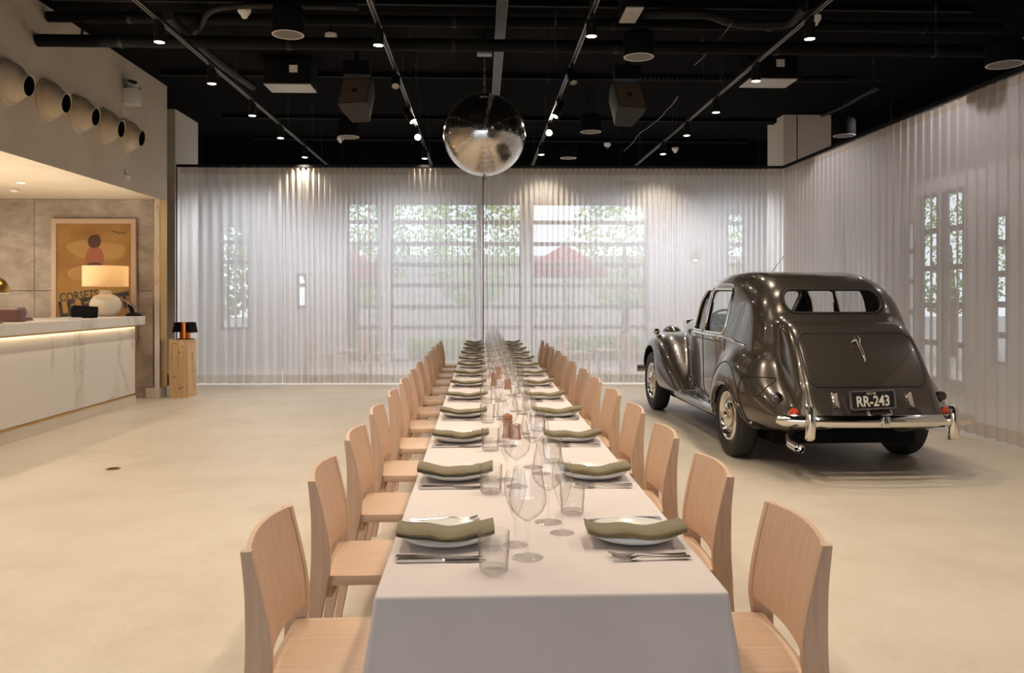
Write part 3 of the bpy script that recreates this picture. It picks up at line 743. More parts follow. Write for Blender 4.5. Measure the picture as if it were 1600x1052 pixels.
# poster
PYW = WY-0.045
a = at_y(81, 342, PYW); b = at_y(213, 342, PYW); pw = b.x-a.x; ph = pw*1.46
po = thing('framed_poster', ((a.x+b.x)/2, PYW, a.z-ph/2), 0, 'large pale-framed ochre poster on the stone wall behind the lamp', 'poster')
fr = MB(); fw = 0.065
fr.box((-pw/2+fw/2,0,0), (fw,0.04,ph)); fr.box((pw/2-fw/2,0,0), (fw,0.04,ph)); fr.box((0,0,ph/2-fw/2), (pw-2*fw,0.04,fw)); fr.box((0,0,-ph/2+fw/2), (pw-2*fw,0.04,fw))
fr.build('frame', mat('limed_frame', srgb(196,172,148), 0.5), po, None)
pm_ = mat('ochre_print', srgb(176,122,44), 0.6); noise_color(pm_, [(0.3, srgb(158,104,38)), (0.5, srgb(180,126,48)), (0.75, srgb(196,150,76))], scale=2.2, detail=3)
iw, ih = pw-2*fw, ph-2*fw
pp = MB(); pp.box((0,0.008,0), (iw,0.01,ih)); pp.build('print', pm_, po, None)
def blob(pts, m, name, y):
    g = MB(); P = cr([(u*iw/2, v*ih/2) for u, v in pts], 6, True)
    n = len(P); vs = [(p[0], y, p[1]) for p in P]+[(p[0], y+0.002, p[1]) for p in P]
    g.add(vs, [tuple(range(n)), tuple(range(2*n-1, n-1, -1))]+[(k, n+k, n+(k+1) % n, (k+1) % n) for k in range(n)]); g.build(name, m, po, None)
tan = mat('print_tan', srgb(168,92,48), 0.6); pale = mat('print_pale', srgb(200,150,84), 0.6); maro = mat('print_maroon', srgb(82,28,30), 0.6); blk = mat('print_black', srgb(30,26,24), 0.6); skin = mat('print_terracotta', srgb(176,96,60), 0.6)
# plain generic shapes in the colours of the print
blob([(-0.75,0.60),(-0.3,0.70),(0.3,0.66),(0.8,0.60),(0.72,0.40),(0.2,0.36),(-0.4,0.40)], pale, 'print_shape', 0.0015)
blob([(-0.7,0.16),(-0.2,0.26),(0.5,0.20),(0.75,0.05),(0.1,-0.02),(-0.55,0.0)], pale, 'print_shape', 0.0015)
blob([(-0.10,0.78),(0.10,0.80),(0.18,0.68),(0.10,0.58),(-0.10,0.58),(-0.17,0.68)], maro, 'print_shape', 0.0)
blob([(-0.10,0.58),(0.12,0.58),(0.26,0.42),(0.20,0.16),(-0.16,0.16),(-0.24,0.40)], skin, 'print_shape', 0.0005)
blob([(-0.16,0.28),(0.20,0.28),(0.18,0.08),(0.12,-0.04),(-0.12,-0.04),(-0.18,0.08)], maro, 'print_shape', -0.001)
def word(s, u, v, size, rot, m, depth=0.001, bold=0.0, shear=0, spacing=1.0, y=-0.002, parent=po, name='lettering', sx=1.0):
    me = text_mesh(s, size, depth, 'LEFT', shear, bold, spacing)
    me.transform(Matrix.Translation((u*iw/2, y, v*ih/2)) @ Matrix.Rotation(rot, 4, 'Y') @ Matrix.Rotation(PI/2, 4, 'X') @ Matrix.Scale(sx, 4, (1,0,0)))
    return link_mesh(name, me, m, parent, None)
word('CORSETS', -0.93, -0.335, 0.165, -0.11, blk, sx=0.78, bold=0.002)
word('LE FURET', -0.93, -0.56, 0.29, -0.15, blk, bold=0.016, sx=0.72, spacing=1.12)
sg = MB(); P = cr([(0.46,0.86),(0.53,0.875),(0.55,0.84),(0.62,0.86),(0.66,0.82),(0.74,0.84),(0.78,0.82),(0.86,0.845)], 5); sg.tube([(p[0]*iw/2, 0.0, p[1]*ih/2) for p in P], 0.005, 5); sg.build('signature', blk, po, None)
gl = MB(); gl.box((0,-0.008,0), (iw,0.003,ih)); gl.build('glazing', M['pane'], po, None)

# table lamp on the bar
lx = -4.83; ld = 4.83/(( 800-165)/FPX-math.tan(YAW)); lp = at_depth(165, 494, ld)
lam = thing('table_lamp', (lp.x, lp.y, BT), 0, 'white ridged ceramic table lamp with cream drum shade on the bar', 'lamp')
g = MB(); prof = [(0.10,0),(0.105,0.012),(0.13,0.03),(0.165,0.07),(0.184,0.125),(0.184,0.175),(0.165,0.225),(0.13,0.262),(0.085,0.285),(0.070,0.295),(0.068,0.335),(0.072,0.34)]
P = cr(prof, 6); P = [(p[0]+0.0035*math.sin(p[1]*2*PI/0.019)*(0.03 < p[1] < 0.285), p[1]) for p in P]
g.lathe([(p[0], p[1]) for p in P], 48); g.build('ceramic_base', mat('white_ceramic', srgb(222,212,196), 0.5), lam, 60)
g = MB(); g.lathe([(0.025,0.34),(0.025,0.37),(0.012,0.38),(0.012,0.45)], 16); g.build('lamp_neck', M['brass'], lam)
shm = bpy.data.materials.new('cream_shade'); shm.use_nodes = True; nt = shm.node_tree; nt.nodes.clear()
d_ = nt.nodes.new('ShaderNodeBsdfDiffuse'); d_.inputs[0].default_value = srgb(228,206,170); t_ = nt.nodes.new('ShaderNodeBsdfTranslucent'); t_.inputs[0].default_value = srgb(232,200,150)
x_ = nt.nodes.new('ShaderNodeMixShader'); x_.inputs[0].default_value = 0.5; o_ = nt.nodes.new('ShaderNodeOutputMaterial')
nt.links.new(d_.outputs[0], x_.inputs[1]); nt.links.new(t_.outputs[0], x_.inputs[2]); nt.links.new(x_.outputs[0], o_.inputs[0])
g = MB(); n = 96; R = 0.268
for (z0, z1) in ((0.385, 0.648),):
    vs = [((R+0.0025*(k % 2))*math.cos(2*PI*k/n), (R+0.0025*(k % 2))*math.sin(2*PI*k/n), z) for z in (z0, z1) for k in range(n)]
    g.add(vs, [(k, (k+1) % n, n+(k+1) % n, n+k) for k in range(n)])
g.build('lamp_shade', shm, lam, None)
g = MB(); g.lathe([(0,0.44),(0.022,0.46),(0.032,0.50),(0.022,0.535),(0,0.545)], 16); g.build('bulb', emis('lamp_bulb', (1,0.78,0.5), 8), lam)
pl = bpy.data.lights.new('table_lamp_light', 'POINT'); pl.energy = 3.0; pl.color = (1,0.74,0.45); pl.shadow_soft_size = 0.05
q = bpy.data.objects.new('table_lamp_light', pl); COL.objects.link(q); q.location = (lp.x, lp.y, BT+0.60)
# black card machine, tablet, tray, boxes, dome lamp
def on_bar(px, X): 
    d = -X/((800-px)/FPX-math.tan(YAW)); return at_depth(px, 494, d)
p = on_bar(133, -4.70); bm_ = thing('card_terminal', (p.x, p.y, BT), 0.25, 'bulky black till screen seen from behind, left of the table lamp', 'till screen')
g = MB(); g.loft([[(-0.14,-0.03,0.012),(0.13,-0.03,0.004),(0.13,0.03,0.004),(-0.14,0.03,0.012)], [(-0.15,-0.03,0.09),(0.14,-0.03,0.08),(0.14,0.02,0.08),(-0.15,0.02,0.09)], [(-0.12,-0.02,0.155),(0.14,-0.02,0.135),(0.14,0.01,0.135),(-0.12,0.01,0.155)]]); g.build('screen_back', M['blacksoft'], bm_, 30)
g = MB(); g.box((0,0.05,0.004), (0.2,0.12,0.008)); g.build('foot', M['black'], bm_, None)
p = on_bar(209, -4.58); tb_ = thing('tablet_stand', (p.x, p.y, BT), 0, 'tablet on a black stand at the right end of the bar', 'tablet')
g = MB(); g.lathe([(0.10,0),(0.10,0.02),(0.08,0.035),(0.03,0.05)], 24); g.build('foot', M['black'], tb_)
g = MB(); g.tube([(-0.01,0,0.04),(-0.04,0,0.12),(-0.06,0,0.15)], 0.028, 10); g.build('arm', M['black'], tb_)
g = MB(); g.box((0,0,0), (0.20,0.17,0.010), rot=(-0.15,0.62,0), bev=0.003); q = g.build('tablet', M['steel'], tb_); q.location = (-0.035,-0.02,0.16)
g = MB(); g.box((0,0,0.006), (0.18,0.15,0.002), rot=None); q2 = g.build('screen', mat('dim_screen', srgb(70,72,84), 0.12), q, None); q2.rotation_euler = (-0.15,0.62,0)
p = on_bar(90, -4.72); tr_ = thing('serving_tray', (p.x, p.y, BT), 0, 'flat white-edged black tray lying on the bar left of the till', 'tray')
g = MB(); g.box((0,0,0.005), (0.36,0.25,0.008)); g.build('base', M['blacksoft'], tr_, None)
g = MB()
for c, s in (((0,-0.13,0.01),(0.40,0.02,0.02)), ((0,0.13,0.01),(0.40,0.02,0.02)), ((-0.19,0,0.01),(0.02,0.26,0.02)), ((0.19,0,0.01),(0.02,0.26,0.02))): g.box(c, s)
g.build('rim', M['white'], tr_, None)
brn = mat('brown_leather', srgb(104,66,54), 0.45)
p = on_bar(10, -4.80); bx_ = thing('leather_box', (p.x, p.y, BT), 0.1, 'brown leather box on the bar at the left edge', 'box')
g = MB(); g.box((-0.02,0,0.065), (0.34,0.2,0.13), bev=0.012); g.build('body', brn, bx_); g = MB(); g.box((-0.02,0,0.085), (0.345,0.205,0.006)); g.build('lid_seam', M['darkwood'], bx_, None)
p = on_bar(36, -4.84); wd_ = thing('menu_holder', (p.x, p.y, BT), 0.1, 'leaning brown wedge menu holder beside the leather box on the bar', 'menu holder')
g = MB(); g.loft([[(-0.03,-0.09,0),(0.07,-0.09,0),(-0.02,-0.09,0.14)], [(-0.03,0.09,0),(0.07,0.09,0),(-0.02,0.09,0.14)]]); g.build('holder', brn, wd_, None); g = MB(); g.box((0.028,-0.0,0.075), (0.003,0.15,0.10), rot=(0,-0.57,0)); g.build('card', M['stone'], wd_, None)
p = at_depth(-12, 464, 7.75); dl = thing('dome_lamp', (p.x, p.y, BT), 0, 'brass dome lamp at the left edge of the photo, on the bar', 'lamp')
g = MB(); pr = [(0.012+0.128*math.sin(PI/2*k/10), 0.305+0.145*math.cos(PI/2*k/10)) for k in range(11)]; g.lathe(pr+[(0.141,0.292),(0.136,0.292)], 40, cap=False); g.build('dome_shade', M['brass'], dl)
g = MB(); g.lathe([(0.142,0.292),(0.142,0.282),(0.134,0.282),(0.134,0.292)], 40, cap=False); g.build('shade_rim', M['white'], dl)
g = MB(); g.lathe([(0.09,0),(0.09,0.012),(0.012,0.02),(0.010,0.40)], 24); g.build('stand', M['brass'], dl)
g = MB(); g.lathe([(0,0.32),(0.03,0.34),(0.03,0.37),(0,0.385)], 14); g.build('bulb', emis('dome_bulb', (1,0.82,0.56), 25), dl)
# recessed lamps in the bar soffit
for k, (x, y) in enumerate(((-5.4,9.9), (-5.4,8.2), (-5.4,6.4), (-6.6,10.6), (-6.6,8.4))):
    t = thing('soffit_downlight', (x, y, SOF), 0, 'small recessed lamp in the bar soffit, %s of five' % ORD[k], 'downlight', 'recessed lamps in the bar soffit')
    g = MB(); g.lathe([(0.045,-0.012),(0.05,-0.004),(0.05,0.002)], 20, cap=False); g.build('bezel', M['white'], t); g = MB(); g.lathe([(0.04,-0.006),(0,-0.006)], 20, cap=False); g.build('diffuser', M['lampglow'], t)
    spot((x, y, SOF-0.03), 46, size=160, blend=0.8, color=(1,0.83,0.63))
p = at_z(23, 298, SOF-0.02); g = MB(); g.lathe([(0.05,0.02),(0.05,0.0),(0.035,-0.02),(0,-0.022)], 20); o = g.build('smoke_detector', M['white']); o.location = p
tag(o, 'small white smoke detector under the cream bar soffit', 'detector')

# crate and portable lamp
crt = at_z(275, 622, 0); cx_ = (at_z(264, 622, 0).x+at_z(293.5, 622, 0).x)/2; cw = at_z(293.5, 622, 0).x-at_z(264, 622, 0).x
chh = HC-(531-464)/FPX*cam_d_of(crt.x, crt.y); cdp = 0.34
cr_ = thing('wine_crate', (cx_, crt.y+cdp/2, 0), 0, 'tall raw pine wine crate standing upright by the curtain end', 'crate')
for k in range(2):
    w2 = cw/2; g = MB(); g.box((-cw/2+w2*(k+0.5), -cdp/2+0.008, chh/2), (w2-0.0015, 0.016, chh), bev=0.001); g.build('plank', M['pine'], cr_, None)
    g = MB(); g.box((-cw/2+w2*(k+0.5), cdp/2-0.008, chh/2), (w2-0.0015, 0.016, chh), bev=0.001); g.build('plank', M['pine'], cr_, None)
for s in (-1, 1):
    g = MB(); g.box((s*(cw/2-0.008), 0, chh/2), (0.016, cdp-0.034, chh), bev=0.001); g.build('side_board', M['pine'], cr_, None)
g = MB(); g.box((0,0,chh-0.012), (cw-0.034, cdp-0.034, 0.020)); g.build('end_board', M['pine'], cr_, None)
g = MB(); sb = random.Random(5)
for k in range(22):
    zz = chh*0.42+k*0.013; g.box((cw/2+0.0005, sb.uniform(-0.004,0.004), zz), (0.0012, sb.uniform(0.012,0.03) if k < 15 else sb.uniform(0.05,0.07), 0.0055))
g.build('burnt_stamp', mat('burnt_mark', srgb(120,84,54), 0.8), cr_, None)
kn = MB()
for (u, z) in ((-0.36,0.93),(0.32,0.88),(0.05,0.78),(-0.36,0.36),(0.32,0.18),(0.1,0.16)): kn.lathe([(0.011,0),(0,0.0006)], 12, c=(u*cw/2*1.2, -cdp/2, z*chh), axis='y', cap=False)
for v in range(len(kn.v)): x, y, z = kn.v[v]; kn.v[v] = (x, -cdp/2-0.0006, z)
kn.build('knot', mat('pine_knot', srgb(120,72,38), 0.6), cr_, None)
pl_ = thing('portable_lamp', (cx_+0.04, crt.y+cdp/2-0.03, chh), 0, 'portable lamp with black shade and copper stem on the wine crate', 'lamp')
g = MB(); g.lathe([(0.115,0),(0.115,0.008),(0.06,0.012)], 30); g.build('base', M['blacksoft'], pl_)
g = MB(); n = 40; pr = [(0.072,0.010),(0.072,0.235),(0.0,0.235)]
g.lathe(pr, n); g.build('copper_stem', M['copper'], pl_, 40)
g = MB(); g.add([(r*math.cos(2*PI*k/40), r*math.sin(2*PI*k/40), z) for r, z in ((0.168,0.095),(0.140,0.238)) for k in range(40) if not (22 <= k % 40 <= 33)], [])
idx = [k for k in range(40) if not (26 <= k <= 33)]; idx = [(34+k) % 40 for k in range(32)]
g = MB(); vs = [(r*math.cos(2*PI*k/40), r*math.sin(2*PI*k/40), z) for r, z in ((0.170,0.095),(0.142,0.238),(0.138,0.238),(0.166,0.095)) for k in idx]; ni = len(idx)
g.add(vs, [(j*ni+k, j*ni+k+1, ((j+1) % 4)*ni+k+1, ((j+1) % 4)*ni+k) for j in range(4) for k in range(ni-1)]+[(0, ni, 2*ni, 3*ni), (ni-1, 2*ni-1, 3*ni-1, 4*ni-1)])
g.build('shade', M['blacksoft'], pl_, 40)
# floor drain
p = at_z(177, 733, 0); dr = thing('floor_drain', (p.x, p.y, 0), 0, 'small round brass floor drain set in the open floor at left', 'drain')
g = MB(); g.lathe([(0.058,0.0),(0.058,0.003),(0.044,0.004),(0.044,0.001),(0,0.001)], 28, cap=False); g.build('ring', M['brass'], dr)
g = MB()
for k in range(5): g.box((-0.03+0.015*k, 0, 0.003), (0.006, 2*math.sqrt(max(0.044**2-(-0.03+0.015*k)**2, 0))-0.003, 0.002))
g.build('grate', M['darkgrey'], dr, None)

# nozzles and emergency lamp on the bulkhead
for k, (px, py) in enumerate(((46,137),(104,163),(150,186),(190,206),(222,220))):
    mo = at_x(px, py, WX+0.20); t = thing('jet_nozzle', (WX, mo.y, 3.41), 0, 'round cream air jet nozzle on the bulkhead, %s of five from the left' % ('first' if k == 0 else ORD[k]), 'air nozzle', 'cream air nozzles in a row on the bulkhead')
    Mx = Matrix.Rotation(PI/2+0.17, 4, 'Y')
    fl = MB(); fl.lathe([(0.215,-0.02),(0.215,0.016),(0.20,0.022),(0.196,0.03)], 40, M=Matrix.Rotation(PI/2, 4, 'Y'), cap=False); fl.build('flange', M['nozzle'], t)
    g = MB(); g.lathe([(0.197,-0.01),(0.19,0.05),(0.168,0.095),(0.140,0.125),(0.118,0.14),(0.112,0.16),(0.100,0.185),(0.102,0.20),(0.106,0.205),(0.098,0.207),(0.092,0.198)], 40, M=Mx, cap=False); g.build('bell', M['nozzle'], t, 50)
    g = MB(); g.lathe([(0.0925,0.199),(0.084,0.12),(0.08,0.06),(0,0.055)], 28, M=Mx, cap=False); g.build('throat', M['blacksoft'], t)
p = at_x(206, 152, WX+0.08); t = thing('emergency_light', (WX, p.y, p.z), 0, 'white emergency light box with twin heads high on the bulkhead', 'emergency light')
g = MB(); g.box((0.085,0,0), (0.17,0.17,0.20), bev=0.008); g.build('battery_box', M['white'], t)
for s in (-1, 1):
    g = MB(); g.lathe([(0.035,-0.05),(0.05,0.0),(0.055,0.05),(0.05,0.055),(0,0.045)], 20, M=Matrix.Rotation(1.9, 4, 'Y') @ Matrix.Rotation(s*0.5, 4, 'X')); q = g.build('lamp_head', M['galv'], t); q.location = (0.10, s*0.065, 0.15)
p = at_x(200, 275, WX+0.03); t = thing('motion_sensor', (WX, p.y, p.z), 0, 'small white sensor on the bulkhead below the air nozzles', 'sensor')
g = MB(); g.lathe([(0.035,0),(0.035,0.02),(0.028,0.05),(0,0.06)], 18, M=Matrix.Rotation(PI/2+0.4, 4, 'Y')); g.build('lens_cap', M['white'], t); g = MB(); g.box((0.012,0,0.03), (0.024,0.06,0.10), bev=0.005); g.build('bracket', M['white'], t)
# ================================================================== CEILING EQUIPMENT
side_words = ['far-left', 'centre-left', 'centre-right', 'far-right']
for ti, x in enumerate(TRACK_X):
    t = thing('lighting_track', (x, 0, TRACK_Z), 0, 'black lighting track running away along the ceiling, the %s one' % side_words[ti], 'lighting track', 'lighting tracks under the black ceiling')
    g = MB(); g.box((0, 6.0, 0.0), (0.042, 23.0 if False else 20.0, 0.034)); g.build('rail', M['black'], t, None)
    for s in (-1, 1):
        g = MB(); g.box((s*0.0175, 6.0, -0.0185), (0.007, 20.0, 0.003)); g.build('lip', M['galv'], t, None)
    for k in range(8):
        g = MB(); g.lathe([(0.004,0.017),(0.004,CEIL-TRACK_Z)], 6); q = g.build('hanging_rod', M['darkgrey'], t); q.location = (0, -3+k*2.5, 0)
def lamp_proto():
    r = thing('track_downlight'); g = MB()
    g.lathe([(0.043,0.0),(0.046,0.002),(0.046,0.135),(0.040,0.142),(0,0.142)], 24, cap=False); g.build('housing', M['black'], r)
    g = MB(); g.lathe([(0.0425,0.001),(0.03,-0.003),(0,-0.004)], 24, cap=False); g.build('lens', M['lampglow'], r)
    g = MB(); g.box((0,0,0.165), (0.034,0.12,0.048), bev=0.003); g.tube([(0,0,0.14),(0,0,0.15)], 0.012, 8); g.build('adapter', M['black'], r)
    return r
lpz = lamp_proto(); ul = [False]; cnt = {}
for ti, p in LAMPS:
    cnt[ti] = cnt.get(ti, 0)+1
    place(lpz, ul, (TRACK_X[ti], p.y, LAMP_Z), 0, 'lit black cylinder downlight on the %s ceiling track, %s from the near end' % (side_words[ti], ORD[cnt[ti]-1] if cnt[ti] > 1 else 'first'), 'downlight', 'lit downlights on the ceiling tracks')
# adjustable spots on the two middle tracks
def adj(px, py, ti, target, lit, label):
    p = at_x(px, py, TRACK_X[ti]); z = 3.66
    yy = at_z(px, py, z).y
    r = thing('adjustable_spot', (TRACK_X[ti], yy, z), 0, label, 'spotlight')
    dvec = (Vector(target)-Vector((TRACK_X[ti], yy, z))).normalized(); R = dvec.to_track_quat('Z', 'Y').to_matrix().to_4x4()
    g = MB(); g.lathe([(0,-0.10),(0.040,-0.10),(0.046,-0.09),(0.046,0.095),(0.043,0.10),(0.038,0.09)], 24, M=R, cap=False); g.build('barrel', M['black'], r)
    g = MB(); g.lathe([(0.040,0.088),(0,0.088)], 20, M=R, cap=False); g.build('lens', M['hotglow'] if lit else M['galv'], r)
    g = MB(); g.tube([(0.0,0,0.125),(0.0,0,0.0)], 0.012, 8); g.box((0,0,0.10), (0.034,0.10,0.04)); g.build('yoke', M['black'], r)
    if lit:
        spot(Vector((TRACK_X[ti], yy, z))+dvec*0.12, lit, size=40, blend=0.5, target=target, color=(1,0.84,0.64))
BALL = at_depth(757, 211, 9.42)
adj(608, 128, 1, (-0.6, 5.0, 0), 0, 'dark adjustable spotlight on the centre-left track, nearest of its three')
adj(640, 181, 1, (1.6, 9.0, 0), 60, 'adjustable spotlight on the centre-left track, just above the dazzling one')
adj(652, 214, 1, (0.2, 2.0, 1.2), 120, 'dazzling adjustable spotlight facing the camera, left of the mirror ball')
adj(895, 120, 2, (1.5, 6.0, 0), 0, 'dark adjustable spotlight on the centre-right track, nearest of its three')
adj(867, 172, 2, (-1.0, 9.0, 0), 60, 'adjustable spotlight on the centre-right track, just above the dazzling one')
adj(858, 207, 2, (0.3, 2.0, 1.2), 120, 'dazzling adjustable spotlight facing the camera, right of the mirror ball')

# mirror ball
mbt = thing('mirror_ball', BALL, 0, 'large mirror ball hanging on a chain over the table', 'mirror ball')
R = 0.467; rnd = random.Random(9); vs = []; fs = []
NR = 74
for j in range(NR):
    a0 = PI*(j+0.06)/NR-PI/2; a1 = PI*(j+0.94)/NR-PI/2; am = (a0+a1)/2; n = max(6, int(2*NR*math.cos(am)))
    for k in range(n):
        b0 = 2*PI*(k+0.06)/n; b1 = 2*PI*(k+0.94)/n; bmid = (b0+b1)/2
        c = Vector((math.cos(am)*math.cos(bmid), math.cos(am)*math.sin(bmid), math.sin(am))); nrm = (c+Vector((rnd.gauss(0,1), rnd.gauss(0,1), rnd.gauss(0,1)))*0.010).normalized()
        e = c.cross(Vector((0,0,1))).normalized(); u = nrm.cross(e).normalized(); e = u.cross(nrm).normalized()
        hw = R*math.cos(am)*(b1-b0)/2; hh = R*(a1-a0)/2; base = len(vs)
        for (p_, q_) in ((-1,-1),(1,-1),(1,1),(-1,1)): vs.append(c*R+e*hw*p_+u*hh*q_)
        fs.append((base, base+1, base+2, base+3))
g = MB(); g.add(vs, fs); me = bpy.data.meshes.new('mirror_tiles'); me.from_pydata(g.v, [], g.f)
bm = bmesh.new(); bm.from_mesh(me)
for f in bm.faces:
    if f.normal.dot(f.calc_center_median()) < 0: f.normal_flip()
bm.to_mesh(me); bm.free()
q = link_mesh('mirror_tiles', me, mat('mirror_tile', (0.96,0.92,0.86,1), 0.13, 1.0), mbt, None); q['kind'] = 'stuff'
g = MB(); n = 24; g.lathe([(R*0.988*math.cos(a), R*0.988*math.sin(a)) for a in [PI*k/n-PI/2 for k in range(n+1)]], 48, cap=False); g.build('core', M['darkgrey'], mbt)
g = MB(); g.lathe([(0.012,-R-0.045),(0.012,-R-0.01),(0.03,-R+0.005)], 10); g.lathe([(0.07,R-0.008),(0.06,R+0.012),(0.02,R+0.02),(0.02,R+0.06)], 20); g.build('hub', M['galv'], mbt)
ZC = at_depth(757, 87, 9.42).z; g = MB(); z = BALL.z+R+0.06; k = 0
while z < ZC-0.05:
    pts = [(0.011*math.cos(a)*(1 if k % 2 else 0), 0.011*math.cos(a)*(0 if k % 2 else 1), z-BALL.z+0.02+0.026*math.sin(a)) for a in [2*PI*i/8 for i in range(8)]]
    g.tube(pts, 0.004, 5, closed=True); z += 0.040; k += 1
g.build('chain', M['galv'], mbt)
mt = thing('ball_motor', (BALL.x, BALL.y, ZC), 0, 'small mirror ball motor on a clamp under the black ceiling', 'motor')
g = MB(); g.box((0,0,0.04), (0.17,0.12,0.075), bev=0.005); g.build('bracket', M['galv'], mt); g = MB(); g.box((0,0,0.12), (0.20,0.14,0.09), bev=0.006); g.build('gearbox', M['black'], mt)
g = MB()
for s in (-1,1): g.tube([(s*0.12,0,0.07),(s*0.13,0,0.12),(s*0.12,0,0.17)], 0.010, 8)
g.build('clamp', M['galv'], mt); g = MB(); g.lathe([(0.02,0.16),(0.02,CEIL-ZC)], 10); g.build('stem', M['black'], mt)

# cable tray along the middle
p = at_z(785, 0, 4.12); ct = thing('cable_tray', (0.42, 0, 4.12), 0, 'long perforated cable tray running down the middle of the ceiling', 'cable tray')
tx = at_z(785, 6, 4.12).x-0.42
g = MB(); g.box((tx,6,0), (0.10,19,0.004)); g.build('tray_base', M['darkgrey'], ct, None)
for s in (-1, 1): g = MB(); g.box((tx+s*0.05,6,0.02), (0.004,19,0.045)); g.build('side_rail', M['galv'], ct, None)
for k in range(8): g = MB(); g.box((tx, -2+k*2.2, 0.135), (0.02,0.02,0.23)); g.build('hanger', M['darkgrey'], ct, None)

# pendant speakers
def ceil_speaker(px, py, dpx, label, h=0.24):
    p = at_z(px, py, 3.75); r = dpx/2/FPX*cam_d_of(p.x, p.y)
    t = thing('pendant_speaker', (p.x, p.y, 3.75), 0, label, 'speaker', 'round pendant speakers under the black ceiling')
    g = MB(); g.lathe([(r*0.98,0.0),(r,0.015),(r,h*0.85),(r*0.9,h),(0,h)], 36, cap=False); g.build('can', M['blacksoft'], t)
    g = MB(); g.lathe([(r*0.98,0.002),(r*0.98,-0.004),(r*0.88,-0.004),(r*0.88,0.003)], 36, cap=False); g.build('rim', mat('speaker_rim', srgb(120,116,112), 0.5) if 'spk_r' not in M else M['spk_r'], t)
    g = MB(); g.lathe([(r*0.88,0.0),(0.02,-0.003),(0,-0.003)], 36, cap=False); g.build('grille', M['spk_g'], t)
    g = MB()
    for s in (-1, 1): g.tube([(s*r*0.5,0,h),(s*0.03,0,CEIL-3.75)], 0.004, 6)
    g.build('suspension_wire', M['black'], t)
M['spk_r'] = mat('speaker_rim', srgb(205,200,194), 0.5); M['spk_g'] = mat('speaker_grille', srgb(112,104,98), 0.7)
for px, py, dp, lb in ((450,54,50,'black pendant speaker left of the left loudspeaker box, by the fan coil'), (998,89,48,'black drum pendant speaker beside the right loudspeaker box'), (545,214,33,'small black pendant speaker below the left loudspeaker box'), (923,206,33,'black pendant speaker right of the mirror ball'), (888,247,26,'farthest black pendant speaker, low and right of the mirror ball'), (1570,101,55,'black pendant speaker at the right edge of the photo'), (1319,212,34,'black pendant speaker beside the right column')):
    ceil_speaker(px, py, dp, lb)
# loudspeaker boxes
def box_speaker(px, py, wpx, s, label):
    p = at_depth(px, py, 9.6); w = wpx/FPX*9.6
    t = thing('loudspeaker', p, 0, label, 'loudspeaker', 'loudspeaker boxes under the ceiling'); Mx = Matrix.Rotation(s*-0.22, 4, 'Z') @ Matrix.Rotation(-0.5, 4, 'X')
    def ring(y, f): return [Mx @ Vector(v) for v in ((-w/2*f, y, -0.19),(w/2*f, y, -0.19),(w/2*f, y, 0.19),(-w/2*f, y, 0.19))]
    g = MB(); g.loft([ring(0.0, 1), ring(0.12, 1), ring(0.34, 0.62)]); g.build('cabinet', M['spk_cab'], t, 30)
    g = MB(); a = [Mx @ Vector(v) for v in ((-w/2*0.94,-0.006,-0.178),(w/2*0.94,-0.006,-0.178),(w/2*0.94,-0.006,0.178),(-w/2*0.94,-0.006,0.178))]; b = [Mx @ Vector(v) for v in ((-w/2*0.94,0.0,-0.178),(w/2*0.94,0.0,-0.178),(w/2*0.94,0.0,0.178),(-w/2*0.94,0.0,0.178))]; g.loft([a, b]); g.build('grille', M['spk_face'], t, None)
    g = MB(); g.lathe([(0.035,-0.006),(0.035,-0.009),(0,-0.009)], 16, axis='y', M=Mx, cap=False)
    g.build('badge', M['spk_cab'], t)
    g = MB(); g.box((0,0.2,0.45), (0.05,0.05,CEIL-p.z-0.4)); g.v = [(x, y, CEIL-p.z if z > 0.5 else 0.30) for x, y, z in g.v]; g.box((0,0.2,0.30), (w*0.9,0.16,0.16)); g.build('yoke', M['blacksoft'], t, None)
M['spk_cab'] = mat('speaker_cabinet', (0.02,0.018,0.016,1), 0.6); M['spk_face'] = mat('speaker_face', srgb(104,88,72), 0.7)
box_speaker(554, 141, 46, 1, 'dark loudspeaker box tilted down, left of the mirror ball')
box_speaker(984, 148, 46, -1, 'dark loudspeaker box tilted down, right of the mirror ball')
# fan coil units
def fancoil(x0, x1, yb, yf, label):
    a = at_z(x0+14, yf, 4.0); b = at_z(x1, yf, 4.0); c = at_z(x0, yb, 4.0)
    w = b.x-a.x; d = abs(a.y-at_z(x0, yb, 4.0).y)+0.25
    t = thing('fan_coil_unit', ((a.x+b.x)/2, a.y, 4.0), 0, label, 'air conditioner', 'air conditioning units under the ceiling')
    g = MB(); g.box((0,0,0.16), (w,0.42,0.30), bev=0.006); g.build('casing', M['blacksoft'], t)
    g = MB(); g.box((0,0,0.003), (w-0.01,0.41,0.012)); g.build('base_panel', M['fcp'], t, None)
    g = MB(); g.box((0.08,-0.2115,0.19), (0.10,0.003,0.09)); g.build('rating_plate', M['white'], t, None)
    for s in (-1, 1): g = MB(); g.lathe([(0.006,0.3),(0.006,CEIL-4.0)], 6); q = g.build('hanging_rod', M['darkgrey'], t); q.location = (s*w*0.48, 0, 0)
M['fcp'] = mat('unit_base_panel', srgb(176,174,170), 0.45)
fancoil(404, 490, 128, 138, 'black air conditioning unit with pale base, left side of ceiling')
fancoil(1148, 1238, 118, 130, 'black air conditioning unit with pale base, behind far-right track')
fancoil(958, 1000, 19, 24, 'air conditioning unit with pale base, near top centre-right of ceiling')
